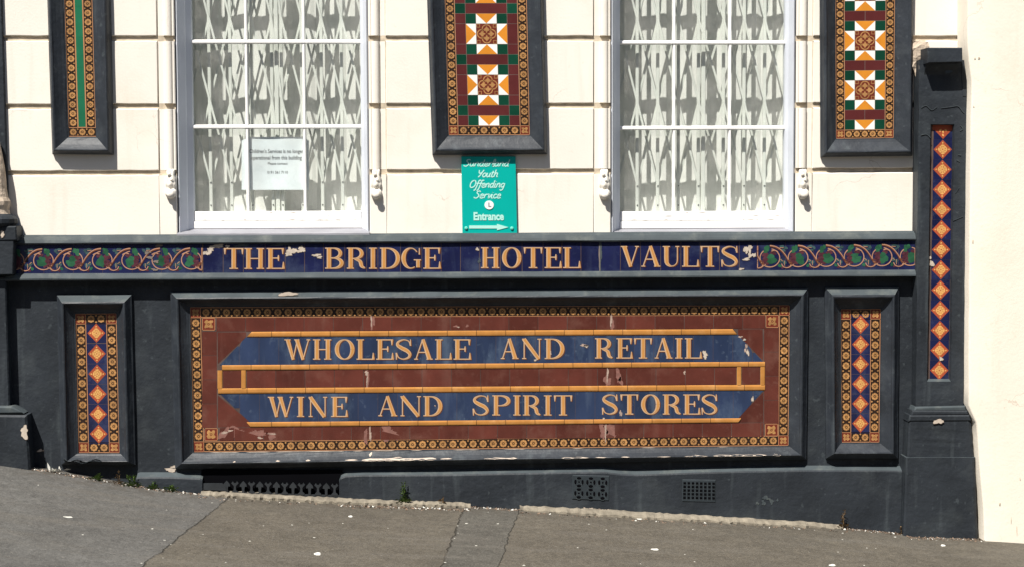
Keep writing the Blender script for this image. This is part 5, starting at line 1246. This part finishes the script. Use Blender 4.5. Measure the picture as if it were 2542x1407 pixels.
vent(((1421, 1178), (1513, 1180), (1512, 1242), (1420, 1238)), h1, 'cast iron air vent with round leaf-shaped holes, near the middle of the plinth')
vent(((1694, 1189), (1777, 1190), (1777, 1246), (1693, 1244)), [(7 + 12.3 * c, 10 + 9.8 * r, 4.1, 3.3) for c in range(8) for r in range(5)], 'air vent with a grid of small square holes at the plinth')
# iron cellar grating in the recess
gt = MB(); cg = px_canvas(.046); fy = lambda x: lerp(1222, 1229, (x - 555) / 300)
poly(gt, px_canvas(.030), [(500, 1165), (850, 1165), (850, 1245), (500, 1240)], HOLE, 0)
def ex(pts, p=.010):
    f = [cg(x, y, p) for x, y in pts]; b = [cg(x, y, 0) for x, y in pts]; gt.front(f, IRON)
    for i in range(len(pts)): j = (i + 1) % len(pts); gt.face([f[i], f[j], b[j], b[i]], IRON)
ex([(506, 1198), (552, 1198), (562, 1206), (562, 1216), (506, 1214)], .012)
for k in range(15):
    x = 563 + 20.6 * k; y = fy(x) - 30
    if k % 2: ex([(x - 9, y + 5), (x - 5, y), (x - 2, y + 5), (x + 2, y + 5), (x + 5, y), (x + 9, y + 5), (x + 4, y + 10), (x + 2.4, y + 13), (x + 3, y + 22), (x + 8, y + 27), (x + 8, y + 30), (x - 8, y + 30), (x - 8, y + 27), (x - 3, y + 22), (x - 2.4, y + 13), (x - 4, y + 10)])
    else: ex([(x, y - 1), (x + 8, y + 8), (x + 9, y + 13), (x + 4, y + 13), (x + 3, y + 18), (x + 3, y + 30), (x - 3, y + 30), (x - 3, y + 18), (x - 4, y + 13), (x - 9, y + 13), (x - 8, y + 8)])
ex([(506, 1218), (850, 1228), (850, 1236), (506, 1226)], .008)
tag(gt.build('cellar_grating'), 'low black iron grating of leaf shapes under the long lettered panel', 'grating')

# ------------------------------------------------------------------ pale concrete strip at the wall foot
def conc(xa, xb, ya, yb, th, seed, name='concrete_strip'):
    m = MB(); rd = random.Random(seed); n = 90; vs = []
    for i in range(n + 1):
        f = i / n; px = lerp(xa, xb, f); py = lerp(ya, yb, f) + 3 * sin(f * 3.1) * (1 if xa < 800 else -.6); q = at(px, py, .055); w_ = rd.uniform(-.016, .012); e = rd.uniform(-.004, .003)
        b = th * MPP * (.35 + .65 * min(1, 9 * f, 9 * (1 - f)))
        out = .030 + .024 * (1 - abs(2 * f - 1) ** 8) + w_
        gzv = gz2(q[0], -.06 - out)
        vs += [(q[0], -.03, q[2] + .004), (q[0], -.052, q[2] + e), (q[0], -.058 - out * .5, lerp(q[2], gzv + b * .9, .5) + e), (q[0], -.06 - out, gzv + b * .5 + e), (q[0], -.06 - out - .006, gzv - .03)]
    m.mesh(vs, [[i * 5 + j, i * 5 + j + 1, (i + 1) * 5 + j + 1, (i + 1) * 5 + j] for i in range(n) for j in range(4)], CONC)
    m.mesh(vs[:5], [[4, 3, 2, 1, 0]], CONC); m.mesh(vs[-5:], [[0, 1, 2, 3, 4]], CONC)
    return m.build(name, smooth=False, kind='structure')
conc(500, 1168, 1216, 1246, 12, 1); conc(1290, 2092, 1252, 1299, 10, 2)

# ------------------------------------------------------------------ weeds along the wall foot
def leaf(mb, o, d, L, w_, M_):
    d = np.array(d, float); d /= np.linalg.norm(d); s = np.cross(d, [0, .6, .8]); s /= (np.linalg.norm(s) or 1); up = np.cross(s, d); o = np.array(o)
    a = o + d * L * .5 + s * w_ + up * w_ * .3; b = o + d * L * .5 - s * w_ + up * w_ * .3; mb.face([o, a, o + d * L, b], M_)
def weed(px, py, hgt, spread, n, label, M_=WEED, stems=3, seed=0):
    hgt *= 1.25; spread *= 1.3; n = int(n * 1.4); rd = random.Random(seed); X_ = XX(px, py, .085); g = np.array([X_, -.082, gz2(X_, -.082) + (.012 if 500 < px < 1168 or 1290 < px < 2092 else 0)]); t = thing('weed', label, 'plant', 'weeds in the gap along the wall'); sm, lf = MB(), MB()
    for s in range(stems):
        top = np.array([rd.uniform(-.35, .35) * spread, rd.uniform(-.2, .2) * spread, hgt * rd.uniform(.6, 1)]); b = np.array([rd.uniform(-.2, .2) * spread, 0, -.01])
        side = np.array([.0011, 0, 0])
        for k in range(4):
            a0, a1 = b + (top - b) * k / 4, b + (top - b) * (k + 1) / 4
            for dv in (side, np.array([0, .0011, 0])): sm.face([g + a0 - dv, g + a0 + dv, g + a1 + dv, g + a1 - dv], DRYW if M_ is DRYW else WEED)
        for k in range(n // stems):
            f = rd.random() ** .8; o = g + b + (top - b) * f; an = rd.uniform(0, 2 * pi); leaf(lf, o, (cos(an), sin(an) * .8 - .2, rd.uniform(-.15, .8)), rd.uniform(.012, .026) * (1.2 - .5 * f), rd.uniform(.003, .006), M_)
    for k in range(n // 2):
        an = rd.uniform(0, 2 * pi); rr = rd.uniform(0, spread); o = g + np.array([rr * cos(an), rr * .3 * sin(an) - .01, rd.uniform(0, .02)]); leaf(lf, o, (cos(an), -.4, rd.uniform(.1, .7)), rd.uniform(.012, .024), rd.uniform(.004, .008), M_)
    sm.build('stem', t); lf.build('foliage', t); return t
weed(1003, 1234, .095, .03, 60, 'tallest green weed, growing from the pale concrete strip', WEED, 4, 1)
weed(240, 1186, .04, .03, 34, 'small green weed under the cracked lower tile panel', WEED, 3, 2)
weed(293, 1192, .055, .02, 14, 'brown dried weed stalk between two green weeds under the cracked panel', DRYW, 2, 3)
weed(326, 1204, .055, .045, 60, 'bushiest low green weed, at the right corner of the cracked lower panel', WEED, 4, 4)
weed(378, 1210, .03, .03, 34, 'low green weed at the foot of the small plinth step, left of the grating', WEED, 3, 5)
weed(424, 1220, .03, .025, 34, 'low green weed nearest the left end of the pale concrete strip', WEED, 3, 6)
weed(1100, 1245, .03, .015, 10, 'thin dry weed on the concrete strip, right of the tallest weed', DRYW, 3, 7)
weed(2095, 1300, .085, .02, 22, 'dry spindly weed at the right end of the concrete strip', DRYW, 3, 8)
weed(2242, 1318, .04, .03, 20, 'dry brown tuft in the corner beside the pilaster foot', DRYW, 3, 9)

# ------------------------------------------------------------------ scraps and specks on the pavement
def flat_scrap(name, px, py, w_, d, seed, M_=LITT, hgt=.004):
    rd = random.Random(seed); g = gat(px, py); n = 8; vs = []; m = MB()
    for i in range(n): a = 2 * pi * i / n; k = rd.uniform(.75, 1.15); vs.append((w_ * k * cos(a), d * k * sin(a), -.001))
    vs += [(x * .8, y * .8, hgt * rd.uniform(.7, 1.1)) for x, y, _ in vs[:n]]
    m.mesh(vs, [[i, (i + 1) % n, n + (i + 1) % n, n + i] for i in range(n)] + [list(range(n, 2 * n))], M_); o = m.build(name); o.location = g; return o
protos = [flat_scrap('white_scrap', 788, 1374, .019, .024, 1)]
tag(protos[0], 'largest white scrap, on the pavement below the long lettered panel', 'litter', 'white scraps on the pavement')
for k, (x, y, s, lab) in enumerate(((870, 1281, .7, 'white scrap on the pavement below the iron grating'), (1586, 1287, .75, 'white scrap against the concrete strip, below the leaf-holed air vent'), (1625, 1363, .85, 'oval white scrap well out on the pavement below the air vents'),
                                    (2066, 1402, .8, 'white scrap lying farthest out, left of the pilaster foot'), (2341, 1353, .75, 'white scrap in front of the pilaster foot'))):
    o = protos[0].copy(); COL.objects.link(o); o.location = gat(x, y); o.scale = (s, s, s); o.rotation_euler = (0, 0, k * .7); o['label'] = lab
sp = flat_scrap('pale_speck', 378, 1312, .0065, .008, 5, SPECK, .002)
tag(sp, 'tiny pale speck of gum or grit on the grey pavement', 'speck', 'pale specks of gum and grit on the pavement')
spots = [(526, 1247), (585, 1243), (413, 1265), (205, 1326), (424, 1350), (408, 1340), (504, 1325), (351, 1397), (404, 1384), (654, 1304), (767, 1297), (851, 1298), (725, 1302), (780, 1333), (620, 1342), (963, 1310), (1158, 1298), (1136, 1304), (1212, 1270), (1182, 1353), (1137, 1322),
         (1434, 1358), (1462, 1300), (1505, 1314), (1590, 1398), (1720, 1313), (1530, 1287), (1236, 1299), (2091, 1338), (2080, 1369), (2094, 1387), (2152, 1359), (2174, 1360), (1984, 1312), (1724, 1393), (2145, 1402), (2092, 1322), (2222, 1332), (95, 1203), (1300, 1402), (1105, 1395), (1128, 1335), (560, 1395), (1700, 1375), (735, 1237), (1075, 1256)]
rd = random.Random(12)
for (x, y) in spots:
    o = sp.copy(); COL.objects.link(o); o.location = gat(x, y); s = rd.uniform(.45, 1.0); o.scale = (s * rd.uniform(.8, 1.4), s, s * .6); o.rotation_euler = (0, 0, rd.uniform(0, 6))
st_ = flat_scrap('white_straw', 166, 1283, .030, .004, 9); st_.rotation_euler = (0, 0, -.18); tag(st_, 'thin white splinter lying on the pavement at the left', 'litter')
lt = MB(); g = gat(134, 1172); rd = random.Random(4)
for k in range(14):
    o = g + np.array([rd.uniform(-.035, .05), rd.uniform(-.02, .0), rd.uniform(0, .012)]); an = rd.uniform(0, 6.28); leaf(lt, o, (cos(an), sin(an) * .4, rd.uniform(0, .5)), rd.uniform(.02, .045), rd.uniform(.006, .010), LITT)
leaf(lt, g + np.array([-.02, 0, 0]), (-.25, 0, 1), .055, .008, LITT); leaf(lt, g + np.array([.03, 0, 0]), (-.1, 0, 1), .035, .006, LITT)
tag(lt.build('crumpled_wrapper'), 'crumpled white wrapper against the wall left of the cracked lower panel', 'litter')
db = MB(); rd = random.Random(21)
for k in range(1900):
    x = rd.choice((rd.uniform(60, 520), rd.uniform(850, 1300), rd.uniform(2090, 2460), rd.uniform(0, 2542))); X = XX(x, 1250, .06); off = abs(rd.gauss(0, .028)) + (.0 if x < 500 or 1168 < x < 1290 or x > 2092 else .07)
    if x > 2240 and x < 2435: off += .07
    Y = -.062 - off; z = gz2(X, Y); s = rd.uniform(.0015, .0075); vs = [(X + rd.uniform(-s, s) * 1.4, Y + rd.uniform(-s, s), z + v) for v in (0, 0, 0, s)]
    db.mesh(vs, [[0, 1, 2], [0, 1, 3], [1, 2, 3], [2, 0, 3]], DEBR if rd.random() < .85 else LITT)
o = db.build('grit', kind='stuff'); o['label'] = 'brown grit and dead leaf bits gathered along the wall foot'; o['category'] = 'grit'
